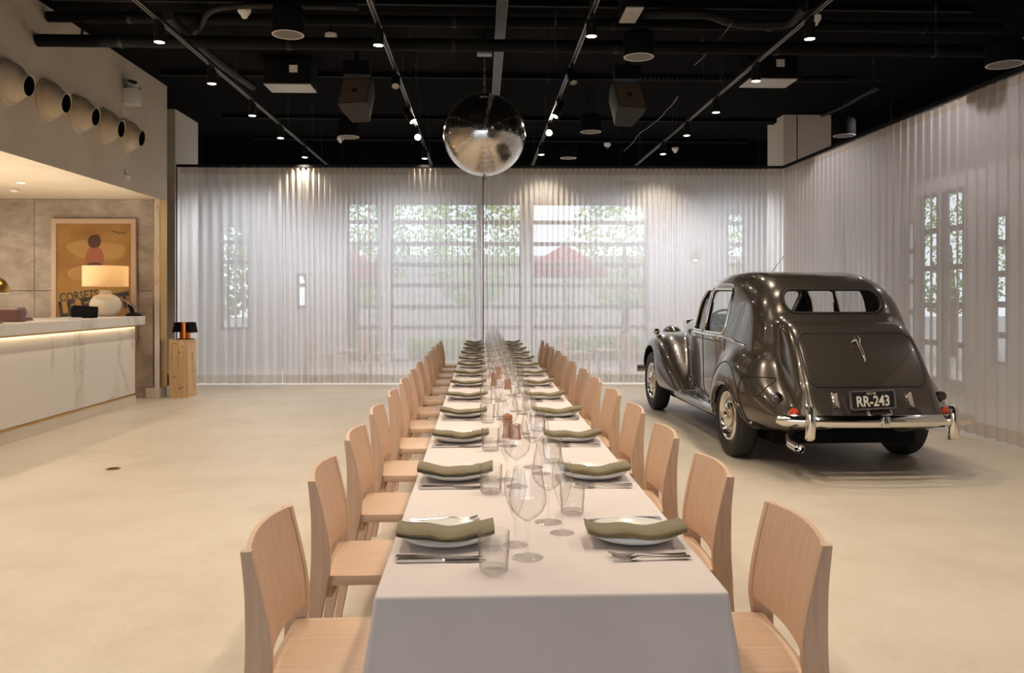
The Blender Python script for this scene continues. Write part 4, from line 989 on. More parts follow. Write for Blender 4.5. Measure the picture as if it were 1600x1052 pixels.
# pipes and ducts
def pipe(a, b, r, label, m='blacksoft', collars=0):
    t = thing('ceiling_pipe', a, 0, label, 'pipe'); v = Vector(b)-Vector(a)
    g = MB(); g.tube([(0,0,0), v*0.25, v*0.5, v*0.75, v], r, 16); g.build('tube', M[m], t)
    for k in range(collars):
        q = v*((k+0.5)/collars); g = MB(); g.tube([q-v.normalized()*0.02, q+v.normalized()*0.02], r*1.12, 16); q2 = g.build('collar', M['black'], t)
    return t
pa = at_x(60, 63, WX+0.03); pipe((WX+0.02, pa.y, pa.z), (5.5, pa.y, pa.z), 0.062, 'thick black pipe running out of the bulkhead, the lower one', collars=6)
pb = at_x(76, 26, WX+0.03); pipe((WX+0.02, pb.y, pb.z), (5.5, pb.y, pb.z), 0.055, 'thick black pipe running out of the bulkhead, the upper one', collars=6)
g = MB(); g.tube([(0,0,0.06),(0.01,0,0.15),(-0.01,0,0.2),(0,0,pb.z-pa.z-0.03)], 0.014, 8); o = g.build('pipe_hanger', M['black']); o.location = at_depth(128, 54, cam_d_of(WX+0.5, pa.y)); o.location.z = pa.z; o.location.y = pa.y; tag(o, 'short black hanger joining the two pipes at the bulkhead', 'pipe hanger')
def beam(y, z, h, label, m='ceiling', serr=False):
    t = thing('ceiling_beam', (0, y, z), 0, label, 'beam')
    g = MB(); g.box((0.4,0,h/2), (9.2,0.18,h)); g.build('web', M['ceiling'], t, None)
    g = MB(); g.box((0.4,-0.09,0.006), (9.2,0.02,0.012)); g.build('lower_edge', M[m], t, None)
    if serr:
        g = MB()
        for k in range(60): g.box((1.9+k*0.06,-0.10,0.03), (0.02,0.01,0.045), rot=(0,0.6,0))
        g.build('ladder_rung', M['darkgrey'], t, None)['kind'] = 'stuff'
M['edge'] = mat('faint_edge', (0.035,0.032,0.03,1), 0.55)
def yb(py, z): return at_z(752, py, z).y
beam(yb(15, 4.30), 4.30, 0.07, 'black beam crossing the ceiling nearest the camera', 'edge')
beam(yb(126, 4.30), 4.30, 0.07, 'black beam crossing the ceiling behind the loudspeaker boxes', 'edge', True)
beam(yb(190, 4.30), 4.30, 0.07, 'black beam crossing the ceiling level with the mirror ball', 'edge')
beam(yb(222, 4.30), 4.30, 0.07, 'farthest black beam crossing the ceiling above the curtain', 'edge')
def duct(pts, r, label):
    P = cr(pts, 6); t = thing('air_duct', P[0], 0, label, 'duct'); g = MB(); g.tube([Vector(p)-Vector(P[0]) for p in P], r, 14); g.build('tube', M['dct'], t); return t
M['dct'] = mat('black_duct', (0.008,0.007,0.007,1), 0.6, Specular_IOR_Level=0.3)
dz = 4.2
d0 = [at_z(x, y, dz) for x, y in ((1005,22),(1100,22),(1150,36),(1230,36),(1258,10))]; duct(d0, 0.05, 'black air duct bending near the top right of the ceiling')
d0 = [at_z(x, y, dz) for x, y in ((395,118),(345,80),(300,42),(262,0))]; d0 = [p_-Vector((0,0,0.14)) for p_ in d0]; duct(d0, 0.05, 'black air duct running diagonally at the left of the ceiling')
d0 = [at_z(x, y, dz) for x, y in ((285,66),(310,45),(345,12),(500,10),(560,12))]; duct(d0, 0.03, 'thin black duct bending across the left of the ceiling')
d0 = [at_z(x, y, 4.1) for x, y in ((1285,180),(1320,165),(1345,150),(1375,136))]; duct(d0, 0.03, 'black conduit running up from the right column')
P = [at_z(x, y, 4.0) for x, y in ((975,236),(988,224),(998,210),(1012,200),(1022,192),(1034,182),(1040,174),(1050,164),(1060,150))]
g = MB(); o0 = P[0].copy(); g.tube([Vector(p)-o0 for p in cr(P, 4)], 0.006, 6); o = g.build('loose_cable', M['galv']); o.location = o0; tag(o, 'thin pale wavy cable slung under the ceiling right of the ball', 'cable')
P = [at_z(x, y, 4.0) for x, y in ((1085,102),(1104,84),(1118,66),(1130,54),(1143,36))]
g = MB(); o0 = P[0].copy(); g.tube([Vector(p)-o0 for p in cr(P, 4)], 0.006, 6); o = g.build('loose_cable', M['darkgrey']); o.location = o0; tag(o, 'thin dark cable slung under the ceiling near the top right', 'cable')
# detectors and dome cameras
def detector(px, py, label, dome):
    p = at_z(px, py, 4.16); t = thing('dome_camera' if dome else 'smoke_detector', p, 0, label, 'camera' if dome else 'detector')
    g = MB(); g.lathe([(0.0,0.05),(0.062,0.05),(0.064,0.02),(0.05,-0.005),(0.036,-0.02)], 24); g.build('housing', M['white'], t)
    g = MB(); g.lathe([(0.036,-0.018),(0.030,-0.038),(0.015,-0.05),(0,-0.052)], 20); g.build('dome' if dome else 'sensor_head', M['darkgrey'] if dome else M['white'], t)
    g = MB(); g.lathe([(0.012,0.05),(0.012,CEIL-4.16)], 8); g.build('drop_stem', M['black'], t)
for px, py, lb, dm in ((382,21,'white smoke detector near the top left of the ceiling',0), (517,60,'white dome camera left of the left loudspeaker box',1), (1273,33,'white smoke detector beside the far-right track, near top right',0), (949,228,'white dome camera hanging right of the ball, beyond the pendant speaker',1), (1055,235,'white smoke detector above the back curtain, left of two',0), (1098,240,'white dome camera above the back curtain, right of two',1), (532,219,'tiny white sensor beside the small pendant speaker at left',0)):
    detector(px, py, lb, dm)
# thin drop rods
rodpx = [(640,55),(650,95),(668,160),(488,170),(868,30),(856,70),(1098,55),(1125,70),(1057,150),(1365,90),(1462,10)]
rodord = [sorted(range(11), key=lambda q: rodpx[q][0]).index(k) for k in range(11)]
for k, (px, py) in enumerate(rodpx):
    p = at_z(px, py, 4.2); g = MB(); g.lathe([(0.004,-0.42),(0.004,CEIL-4.2)], 6); g.lathe([(0.012,-0.06),(0.012,0.0)], 6)
    o = g.build('drop_rod', M['darkgrey']); o.location = p; tag(o, 'thin bare drop rod hanging from the black ceiling, %s of eleven counted from the left' % ('first' if rodord[k] == 0 else ORD[rodord[k]]), 'rod', 'bare rods hanging from the ceiling')
# ================================================================== CAR  (local: x right, y forward, origin under the rear axle)
CARX, CARY, CARR = 2.99, 7.22, math.radians(1.3)
car = thing('vintage_car', (CARX, CARY, 0), CARR, 'bronze-grey vintage saloon car parked at the right, seen from behind', 'car')
H = 0.0165
gx = np.arange(0, 0.97, H)-H; gy = np.arange(-1.32, 3.86, H); gz = np.arange(0.12, 1.72, H)
def poly_sdf(A, B, poly):
    P = np.array(poly); Q = np.roll(P, -1, 0); d = np.full(A.shape, 1e9); ins = np.zeros(A.shape, bool)
    for (ax, ay), (bx, by) in zip(P, Q):
        ex, ey = bx-ax, by-ay; l2 = ex*ex+ey*ey+1e-12
        wx_, wy_ = A-ax, B-ay; t = np.clip((wx_*ex+wy_*ey)/l2, 0, 1)
        d = np.minimum(d, (wx_-ex*t)**2+(wy_-ey*t)**2)
        c = (ay > B) != (by > B)
        if ey != 0: ins ^= c & (A < ex*(B-ay)/ey+ax)
    d = np.sqrt(d); return np.where(ins, -d, d)
def smax(a, b, k): h = np.maximum(k-np.abs(a-b), 0)/k; return np.maximum(a, b)+h*h*k*0.25
def smin(a, b, k): return -smax(-a, -b, k)
YY, ZZ = np.meshgrid(gy, gz, indexing='ij')
def prof_field(pts, n=8): return poly_sdf(YY, ZZ, cr(pts, n, True))[None, :, :]
XP, YP = np.meshgrid(np.arange(-0.3, 1.35, H), gy, indexing='ij')
def plan_field(half, shift=None):
    # half: (y, halfwidth) from tail to nose -> field on (x,y,z), shift(z) moves x outward (tumblehome)
    c = cr(half, 6); poly = [(p[1], p[0]) for p in c]+[(-p[1], p[0]) for p in c[::-1]]
    F = poly_sdf(XP, YP, poly); out = np.empty((len(gx), len(gy), len(gz)))
    x0 = -0.3
    for k, z in enumerate(gz):
        xs = np.abs(gx)+(shift(z) if shift else 0); f = (xs-x0)/H; i = np.clip(f.astype(int), 0, F.shape[0]-2); w = (f-i)[:, None]
        out[:, :, k] = F[i]*(1-w)+F[i+1]*w
    return out
X3 = np.abs(gx)[:, None, None]; Y3 = gy[None, :, None]; Z3 = gz[None, None, :]
tumble = lambda z: 0.03*max(0, 0.95-z)*0.6 + 0.215*max(0, z-1.02) + 0.10*max(0, z-1.35)
cab = smax(prof_field([(2.00,1.02),(1.90,1.20),(1.74,1.36),(1.56,1.51),(1.30,1.590),(0.95,1.634),(0.55,1.640),(0.20,1.612),(-0.06,1.540),(-0.23,1.425),(-0.34,1.25),(-0.41,1.05),(-0.49,0.84),(-0.61,0.62),(-0.76,0.44),(-0.74,0.37),(-0.5,0.34),(0.6,0.34),(1.6,0.34),(1.98,0.38),(2.02,0.7)]),
           plan_field([(-0.86,0.34),(-0.72,0.54),(-0.5,0.645),(-0.25,0.695),(0.1,0.720),(0.6,0.732),(1.1,0.722),(1.55,0.67),(1.9,0.60),(2.05,0.48)], tumble), 0.20)
boot = smax(prof_field([(-0.02,1.20),(-0.20,1.222),(-0.38,1.212),(-0.54,1.165),(-0.67,1.06),(-0.785,0.91),(-0.89,0.74),(-0.97,0.58),(-1.025,0.46),(-0.98,0.42),(-0.5,0.40),(0,0.40)]),
            plan_field([(-1.12,0.38),(-1.0,0.530),(-0.8,0.558),(-0.5,0.568),(-0.2,0.57),(0.1,0.57)], lambda z: 0.10*max(0, z-0.7)), 0.09)
bonnet = smax(prof_field([(1.95,1.185),(2.4,1.165),(2.9,1.135),(3.25,1.10),(3.36,1.05),(3.38,0.8),(3.36,0.5),(2.6,0.42),(1.95,0.42)]),
              plan_field([(1.80,0.60),(2.1,0.50),(2.6,0.41),(3.1,0.345),(3.40,0.30)], lambda z: -0.10*max(0, 0.95-z)), 0.16)
def wing(profile, outer, k, inner):
    c = cr(outer, 6); ys = np.array([p[0] for p in c]); xo = np.array([p[1] for p in c]); o = np.argsort(ys)
    xx = np.interp(gy, ys[o], xo[o])[None, :, None]
    crown = 0.30*np.maximum(0, Z3-0.55)**1.6                     # leans in towards the crest
    d = (X3-xx+crown)*0.93
    return smax(smax(prof_field(profile), d, k), inner-X3, 0.05)
rwing = wing([(0.60,0.27),(0.615,0.42),(0.56,0.62),(0.42,0.81),(0.22,0.925),(0.02,0.955),(-0.2,0.925),(-0.45,0.825),(-0.70,0.675),(-0.92,0.53),(-1.03,0.455),(-1.05,0.42),(-0.96,0.39),(-0.6,0.31),(0.2,0.265)],
             [(-1.14,0.50),(-1.05,0.60),(-0.9,0.695),(-0.65,0.785),(-0.35,0.845),(0.0,0.872),(0.3,0.865),(0.5,0.84),(0.65,0.80)], 0.24, 0.35)
fwing = wing([(3.66,0.42),(3.65,0.62),(3.55,0.80),(3.36,0.925),(3.12,0.965),(2.88,0.935),(2.62,0.835),(2.32,0.665),(2.02,0.485),(1.80,0.345),(1.74,0.275),(1.9,0.255),(2.5,0.255),(3.3,0.30)],
             [(3.68,0.62),(3.55,0.76),(3.35,0.83),(3.05,0.862),(2.7,0.86),(2.3,0.835),(1.9,0.80),(1.7,0.78)], 0.24, 0.34)
sill = smax(prof_field([(0.45,0.275),(0.45,0.345),(1.1,0.355),(1.8,0.355),(1.95,0.275)], 3), X3-0.775-0*Y3-0*Z3+1.2*np.maximum(0, Z3-0.32), 0.03)
body = smin(cab, boot, 0.06)
body = smin(body, bonnet, 0.06)
body_only = body.copy()
body = smin(body, rwing, 0.10)
body = smin(body, fwing, 0.08)
body = smin(body, sill, 0.05)
# arches
def arch(yc, zc, r, x0):
    rr = np.sqrt((Y3-yc)**2+(np.minimum(Z3-zc, 0)*0.35+np.maximum(Z3-zc, 0))**2)-r
    return np.maximum(rr+0*X3, x0-X3)
A1 = arch(-0.01, 0.275, 0.350, 0.52); A2 = arch(3.02, 0.36, 0.43, 0.40)
body = np.maximum(body, -A1); body = np.maximum(body, -A2)
body = np.maximum(body, 0.26-Z3+0*X3+0*Y3)
# hollow cabin and window openings
inner = np.maximum(np.maximum(cab+0.045, 0.50-Z3), np.maximum(Y3-1.80, -0.50-Y3))
body = np.maximum(body, -inner)
def rrect(a, b, a0, a1, b0, b1, r, skew=0.0):
    bb = b; aa = a+skew*(b-b0)
    qx = np.abs(aa-(a0+a1)/2)-(a1-a0)/2+r; qy = np.abs(bb-(b0+b1)/2)-(b1-b0)/2+r
    return np.sqrt(np.maximum(qx, 0)**2+np.maximum(qy, 0)**2)+np.minimum(np.maximum(qx, qy), 0)-r
SW = [(0.41,1.04,1.055,1.475,0.07,-0.0), (1.12,1.60,1.055,1.475,0.05,0.22)]
for (y0, y1, z0, z1, r, sk) in SW:
    w = rrect(Y3+0*Z3, Z3+0*Y3, y0, y1, z0, z1, r, sk); body = np.maximum(body, -np.maximum(w+0*X3, 0.35-X3))
RWIN = (-0.425, 0.425, 1.262, 1.462, 0.095)
w = rrect(X3+0*Z3, Z3+0*X3, *RWIN); body = np.maximum(body, -np.maximum(w+0*Y3, Y3-0.35))
w = rrect(X3+0*Z3, Z3+0*X3, -0.50, 0.50, 1.20, 1.47, 0.06); body = np.maximum(body, -np.maximum(w+0*Y3, 1.40-Y3))
# mirror to full width
def full(F): return np.concatenate([F[::-1], F[3:]], 0) if False else np.concatenate([F[:0:-1][:-1], F[1:]], 0)
gxf = np.concatenate([-gx[:0:-1][:-1], gx[1:]])
def mkfull(F): return np.concatenate([F[:0:-1][:-1], F[1:]], 0)
F = mkfull(body).astype(np.float32); O3 = (gxf[0], gy[0], gz[0])
Gx, Gy, Gz = np.gradient(F, H)
def tri(G, P):
    f = (P-np.array(O3))/H; sh = np.array(G.shape)
    i = np.clip(np.floor(f).astype(int), 0, sh-2); w = np.clip(f-i, 0, 1); r = 0
    for dx in (0,1):
        for dy in (0,1):
            for dz in (0,1):
                r = r+G[i[:,0]+dx, i[:,1]+dy, i[:,2]+dz]*(w[:,0] if dx else 1-w[:,0])*(w[:,1] if dy else 1-w[:,1])*(w[:,2] if dz else 1-w[:,2])
    return r
def surface_nets(F):
    S = F < 0; n0, n1, n2 = F.shape; c = [S[i:n0-1+i, j:n1-1+j, k:n2-1+k] for i in (0,1) for j in (0,1) for k in (0,1)]
    tot = sum(a.astype(np.int8) for a in c); act = (tot > 0) & (tot < 8); idx = -np.ones(act.shape, int); I = np.argwhere(act); idx[act] = np.arange(len(I))
    acc = np.zeros((len(I), 3)); cnt_ = np.zeros(len(I)); off = [(i,j,k) for i in (0,1) for j in (0,1) for k in (0,1)]
    for a in range(8):
        for b in range(a+1, 8):
            oa, ob = np.array(off[a]), np.array(off[b])
            if np.abs(oa-ob).sum() != 1: continue
            fa = F[tuple((I+oa).T)]; fb = F[tuple((I+ob).T)]; m = (fa < 0) != (fb < 0); t = np.where(m, fa/(fa-fb+1e-20), 0)[:, None]
            acc += np.where(m[:, None], oa+(ob-oa)*t, 0); cnt_ += m
    V = (I+acc/cnt_[:, None])*H+np.array(O3); Q = []
    for ax in range(3):
        e = np.zeros(3, int); e[ax] = 1; u, v = [np.eye(3, dtype=int)[q] for q in [(1,2),(2,0),(0,1)][ax]]
        sl0 = [slice(1, n-1) for n in F.shape]; sl0[ax] = slice(0, F.shape[ax]-1); sl1 = list(sl0); sl1[ax] = slice(1, F.shape[ax])
        a = S[tuple(sl0)]; b = S[tuple(sl1)]; D = np.argwhere(a != b); base = D+np.array([1,1,1])-e
        fl = a[tuple(D.T)]
        q = np.stack([idx[tuple((base-u-v).T)], idx[tuple((base-v).T)], idx[tuple(base.T)], idx[tuple((base-u).T)]], 1)
        q[~fl] = q[~fl][:, ::-1]; Q.append(q[(q >= 0).all(1)])
    return V, np.concatenate(Q)
V, Q = surface_nets(F)
for _ in range(2):
    d = tri(F, V); g = np.stack([tri(G, V) for G in (Gx, Gy, Gz)], 1); l2 = (g*g).sum(1)
    st = np.where(l2 > 0.3, d/np.maximum(l2, 0.3), 0)[:, None]*g; V = V-np.clip(st, -0.006, 0.006)
g = np.stack([tri(G, V) for G in (Gx, Gy, Gz)], 1); NRM = g/np.maximum(np.linalg.norm(g, axis=1), 1e-6)[:, None]
# regions
C = V[Q].mean(1); ax_ = np.abs(C[:, 0]); y_, z_ = C[:, 1], C[:, 2]
fc = {k: tri(mkfull(v).astype(np.float32), C) for k, v in (('cab', cab), ('boot', boot), ('bon', bonnet), ('rw', rwing), ('fw', fwing), ('sill', sill), ('body', body_only), ('a1', A1), ('a2', A2), ('inner', inner))}
reg = np.full(len(C), 'body_shell', dtype='U16')
reg[(z_ < 1.06) & (y_ > 0.42) & (y_ < 1.08) & (ax_ > 0.5)] = 'rear_door'
reg[(z_ < 1.06) & (y_ >= 1.08) & (y_ < 1.86) & (ax_ > 0.5)] = 'front_door'
reg[(fc['bon'] < fc['cab']) & (y_ > 1.9)] = 'bonnet'
lid = rrect(C[:, 0], z_, -0.475, 0.475, 0.70, 1.105, 0.09)
reg[(fc['boot'] < fc['cab']+0.01) & (lid < 0) & (y_ < -0.3)] = 'boot_lid'
reg[(fc['rw'] < fc['body']) & (y_ < 0.9)] = 'rear_wing'
reg[(fc['fw'] < fc['body']) & (y_ > 1.5)] = 'front_wing'
reg[(fc['sill'] < np.minimum(np.minimum(fc['rw'], fc['fw']), fc['body']))] = 'running_board'
reg[(fc['inner'] > -0.012) & (fc['inner'] < 0.02) & (z_ > 0.45) & (fc['cab'] < -0.022)] = 'cabin_lining'
reg[(np.abs(fc['a1']) < 0.010) & (fc['rw'] < -0.012)] = 'underbody'; reg[(np.abs(fc['a2']) < 0.010) & (fc['fw'] < -0.012)] = 'underbody'; reg[z_ < 0.268] = 'underbody'
paint = mat('bronze_grey_paint', (0.088,0.074,0.060,1), 0.24, 0.55, Coat_Weight=1.0, Coat_Roughness=0.03)
M['paint'] = paint; M['lining'] = mat('dark_trim', (0.018,0.014,0.011,1), 0.7); M['leather'] = mat('red_brown_leather', srgb(112,48,34), 0.45)
M['tyre'] = mat('black_rubber', (0.012,0.012,0.012,1), 0.6); M['seam'] = mat('dark_seam', (0.008,0.007,0.006,1), 0.6)
def region_mesh(name, mask, m):
    q = Q[mask]
    if len(q) == 0: return
    used = np.unique(q); mp = -np.ones(len(V), int); mp[used] = np.arange(len(used))
    me = bpy.data.meshes.new(name); me.from_pydata(V[used].tolist(), [], mp[q].tolist()); me.shade_smooth(); me.normals_split_custom_set_from_vertices(NRM[used].tolist())
    return link_mesh(name, me, m, car)
for nm in ('body_shell', 'bonnet', 'boot_lid', 'cabin_lining', 'underbody'):
    region_mesh(nm, reg == nm, M['paint'] if nm in ('body_shell', 'bonnet', 'boot_lid') else (M['lining'] if nm == 'cabin_lining' else M['blacksoft']))
for nm in ('rear_door', 'front_door', 'rear_wing', 'front_wing', 'running_board'):
    for s in (-1, 1): region_mesh(nm, (reg == nm) & (np.sign(C[:, 0]) == s), M['paint'])
# ---------- lines laid on the skin
Fp = F
def march(p, d, far=2.0):                       # first hit of the skin from p along d
    P = np.array([p], float); d = np.array(d, float); d /= np.linalg.norm(d); t = 0
    for _ in range(400):
        v = float(tri(Fp, P)[0]); 
        if v < 0.0006: break
        P = P+d*max(v*0.7, 0.0008); t += max(v*0.7, 0.0008)
        if t > far: return None
    return P[0]
def nrm_at(p):
    q = np.array([p]); g = np.array([tri(G, q)[0] for G in (Gx, Gy, Gz)]); return g/np.linalg.norm(g)
def side_line(pts, s=-1, off=0.0):              # (y,z) points projected onto the side from outside
    out = []
    for y, z in pts:
        p = march((s*1.0, y, z), (-s, 0, 0))
        if p is not None: out.append(Vector(p+nrm_at(p)*off))
    return out
def rear_line(pts, off=0.0):                    # (x,z) points projected from behind
    out = []
    for x, z in pts:
        p = march((x, -1.31, z), (0, 1, 0))
        if p is not None: out.append(Vector(p+nrm_at(p)*off))
    return out
def rr_pts(a0, a1, b0, b1, r, skew=0, n=8, m=10):
    P = []
    for (cx, cy, s) in ((a1-r, b0+r, -PI/2), (a1-r, b1-r, 0), (a0+r, b1-r, PI/2), (a0+r, b0+r, PI)):
        P += [(cx+r*math.cos(s+PI/2*k/n), cy+r*math.sin(s+PI/2*k/n)) for k in range(n+1)]
    Q_ = []
    for i in range(len(P)):
        a, b = P[i], P[(i+1) % len(P)]; L_ = math.hypot(b[0]-a[0], b[1]-a[1]); k = max(1, int(L_/0.03))
        Q_ += [(a[0]+(b[0]-a[0])*j/k, a[1]+(b[1]-a[1])*j/k) for j in range(k)]
    return [(u-skew*(v-b0), v) for u, v in Q_]
def line(pts, r, m, name, closed=False, n=6):
    if len(pts) < 2: return
    g = MB(); g.tube(pts, r, n, closed=closed); return g.build(name, m, car, 60)
def dense(pts, n=8): return [tuple(p) for p in cr(pts, n)]
line(rear_line(rr_pts(-0.475,0.475,0.70,1.105,0.09)), 0.0055, M['seam'], 'boot_seam', True)
for s in (-1, 1):
    line(rear_line([(s*0.475, z) for z in np.arange(0.47, 0.71, 0.03)]), 0.0045, M['seam'], 'boot_seam')
    line(side_line([(1.08, z) for z in np.arange(0.38, 1.04, 0.03)], s), 0.0045, M['seam'], 'door_seam')
    line(side_line([(1.86, z) for z in np.arange(0.40, 1.04, 0.03)], s), 0.0045, M['seam'], 'door_seam')
    line(side_line([(0.37, z) for z in np.arange(0.90, 1.04, 0.03)], s), 0.0045, M['seam'], 'door_seam')
    line(side_line(dense([(1.88,1.015),(1.4,1.025),(0.9,1.03),(0.4,1.025),(0.1,1.005),(-0.15,0.975)], 8), s, 0.004), 0.010, M['chrome'], 'waist_strip')
    line(side_line(dense([(1.90,0.965),(1.4,0.975),(0.9,0.98),(0.47,0.978)], 8), s, 0.001), 0.004, M['seam'], 'waist_groove')
    # seam of the spat over the rear wheel, and fuel flap on the left wing
    line(side_line(dense([(0.52,0.30),(0.48,0.50),(0.36,0.70),(0.14,0.815),(-0.08,0.80),(-0.28,0.66),(-0.40,0.48),(-0.45,0.30)], 8), s), 0.006, M['seam'], 'spat_seam')
    line(side_line(dense([(0.365,0.285),(0.352,0.40),(0.27,0.53),(0.12,0.625),(-0.01,0.642),(-0.14,0.625),(-0.29,0.53),(-0.372,0.40),(-0.385,0.30)], 8), s, 0.002), 0.010, M['paint'], 'arch_lip')
    for (y, z) in ((-0.36,0.50), (-0.44,0.36)):
        pts = side_line([(y, z)], s)
        if pts: gg = MB(); nn = Vector(nrm_at(pts[0])); gg.lathe([(0.016,0),(0.014,0.008),(0,0.011)], 14, M=nn.to_track_quat('Z','Y').to_matrix().to_4x4()); q = gg.build('spat_catch', M['chrome'], car); q.location = pts[0]
line(side_line(rr_pts(-0.62,-0.34,0.60,0.74,0.035)), 0.0045, M['seam'], 'fuel_flap_seam', True)
# ---------- windows
def patch_side(y0, y1, z0, z1, r, sk, s):
    pts = rr_pts(y0, y1, z0, z1, r, sk); out = side_outline(pts, s); return out
cabF = mkfull(cab).astype(np.float32)
def cab_hit(p, d):
    P = np.array([p], float); d = np.array(d, float); t = 0
    for _ in range(300):
        v = float(tri(cabF, P)[0])
        if v < 0.0008: break
        P = P+d*max(v*0.7, 0.001); t += max(v*0.7, 0.001)
        if t > 2: break
    return Vector(P[0])
def pane(outl, cen, inset, name):
    g = MB(); c = Vector(cen); g.add([c]+outl, [(0, 1+k, 1+(k+1) % len(outl)) for k in range(len(outl))]); return g.build(name, M['pane'], car, 80)
for s in (-1, 1):
    for (y0, y1, z0, z1, r, sk) in SW:
        P2 = rr_pts(y0, y1, z0, z1, r, sk)
        o_ = [cab_hit((s*1.0, y, z), (-s,0,0)) for y, z in P2]
        fr = MB(); fr.tube(o_, 0.013, 8, closed=True); fr.build('window_frame', M['chrome'] if y0 > 1.0 or True else M['seam'], car, 60)
        rub = MB(); rub.tube([p+Vector((-s*0.012,0,0)) for p in o_], 0.012, 6, closed=True); rub.build('window_rubber', M['seam'], car, 60)
        ins = [p+Vector((-s*0.018,0,0)) for p in o_]; c = sum(ins, Vector())/len(ins); yc, zc = c.y, c.z
        c = cab_hit((s*1.0, yc, zc), (-s,0,0))+Vector((-s*0.018,0,0)); pane(ins, c, 0, 'side_window')
P2 = rr_pts(*RWIN); o_ = [cab_hit((x, -1.2, z), (0,1,0)) for x, z in P2]
g = MB(); g.tube([p+Vector((0,0.004,0)) for p in o_], 0.012, 8, closed=True); g.build('rear_window_rubber', M['seam'], car, 60)
c = cab_hit((0,-1.2,1.362), (0,1,0))+Vector((0,0.022,0)); pane([p+Vector((0,0.022,0)) for p in o_], c, 0, 'rear_window')
P2 = rr_pts(-0.50,0.50,1.20,1.47,0.06); o_ = [cab_hit((x, 2.6, z), (0,-1,0)) for x, z in P2]
g = MB(); g.tube(o_, 0.012, 8, closed=True); g.build('windscreen_frame', M['chrome'], car, 60)
c = cab_hit((0,2.6,1.335), (0,-1,0)); pane([p+Vector((0,-0.02,0)) for p in o_], c+Vector((0,-0.02,0)), 0, 'windscreen')
g = MB(); g.tube([cab_hit((0,2.6,1.20), (0,-1,0)), cab_hit((0,2.6,1.335), (0,-1,0)), cab_hit((0,2.6,1.47), (0,-1,0))], 0.010, 8); g.build('windscreen_divider', M['seam'], car)
# drip rail over the side windows
for s in (-1, 1):
    o_ = [cab_hit((s*1.0, y, z), (-s,0,0)) for y, z in dense([(1.86,1.08),(1.72,1.30),(1.56,1.46),(1.25,1.512),(0.85,1.525),(0.52,1.515),(0.44,1.49)], 6)]
    g = MB(); g.tube(o_, 0.009, 6); g.build('drip_rail', M['chrome'], car, 60)
    # door handles
    for (y, z) in ((0.56,1.005), (1.22,1.005)):
        p = side_line([(y, z)], s)
        if p:
            p = p[0]; g = MB(); g.tube([p, p+Vector((s*0.035,0,0)), p+Vector((s*0.045,0.03,0)), p+Vector((s*0.042,0.10,-0.004))], [0.016,0.012,0.011,0.008], 10); g.lathe([(0.024,0),(0.022,0.012),(0,0.014)], 14, c=p, axis='x', M=None); g.build('door_handle', M['chrome'], car)
# interior
for (y, z0, h, nm) in ((0.02,0.45,0.55,'rear_bench'), (0.98,0.45,0.62,'front_bench')):
    g = MB(); g.box((0, y, z0+h/2), (1.05,0.16,h), rot=(-0.16,0,0), bev=0.05); g.box((0, y+0.30, z0+0.10), (1.05,0.50,0.16), bev=0.05); g.build(nm, M['leather'], car, 50)
g = MB(); g.box((0,1.68,0.99), (1.14,0.12,0.20), bev=0.03); g.build('dashboard', M['darkwood'], car)
g = MB(); g.tube([Vector((-0.36,1.44,1.06))+Vector((0.21*math.cos(a), 0.05*math.sin(a), 0.20*math.sin(a))) for a in [2*PI*k/32 for k in range(32)]], 0.012, 8, closed=True); g.tube([(-0.36,1.44,1.06),(-0.36,1.66,0.95)], 0.018, 8)
for a in (0, 2.1, 4.2): g.tube([(-0.36,1.44,1.06), (-0.36+0.21*math.cos(a), 1.44+0.05*math.sin(a), 1.06+0.20*math.sin(a))], 0.007, 6)
g.build('steering_wheel', M['black'], car)
g = MB(); g.tube([(0,1.55,1.46),(0,1.53,1.42)], 0.006, 6); g.box((0,1.52,1.405), (0.17,0.015,0.05), bev=0.005); g.build('rear_view_mirror', M['black'], car)
# ---------- wheels
def wheel(x, y, s, steer=0):
    r = 0.358; hw = 0.085
    g = MB(); pr = cr([(0.210,-hw*0.70),(0.25,-hw*1.02),(0.315,-hw*1.05),(0.345,-hw*0.88),(r,-hw*0.5),(r+0.001,0),(r,hw*0.5),(0.345,hw*0.88),(0.315,hw*1.05),(0.25,hw*1.02),(0.210,hw*0.70)], 4)
    g.lathe([(p[0], p[1]) for p in pr], 56, axis='x', cap=False)
    ty = g.build('tyre', M['tyre'], car, 40); ty.location = (x, y, r)
    q = MB()
    for rr_ in (0.30, 0.318): q.lathe([(rr_-0.003,s*(hw*1.045)),(rr_,s*(hw*1.075)),(rr_+0.003,s*(hw*1.045))], 56, axis='x', cap=False)
    q.build('sidewall_rib', M['tyre'], ty, 60)
    g = MB(); o_ = s*hw
    g.lathe([(0.226,o_*0.80),(0.214,o_*1.0),(0.204,o_*1.05),(0.195,o_*0.98),(0.190,o_*0.75),(0.182,o_*0.55)], 56, axis='x', cap=False); g.build('rim_ring', M['chrome'], ty, 60)
    g = MB(); g.lathe([(0.186,o_*0.5),(0.172,o_*0.62),(0.150,o_*0.72),(0.125,o_*0.70),(0.0,o_*0.66)], 56, axis='x', cap=False); g.build('wheel_disc', M['chrome'], ty, 60)
    g = MB(); g.lathe([(0.162,o_*0.67),(0.160,o_*0.73),(0.145,o_*0.78),(0.128,o_*0.72)], 56, axis='x', cap=False); g.build('painted_ring', M['paint'], ty, 60)
    g = MB(); g.lathe([(0.112,o_*0.66),(0.110,o_*0.95),(0.095,o_*1.12),(0.06,o_*1.20),(0.035,o_*1.22),(0.032,o_*1.36),(0.02,o_*1.42),(0,o_*1.43)], 48, axis='x', cap=False); g.build('hub_cap', M['chrome'], ty, 40)
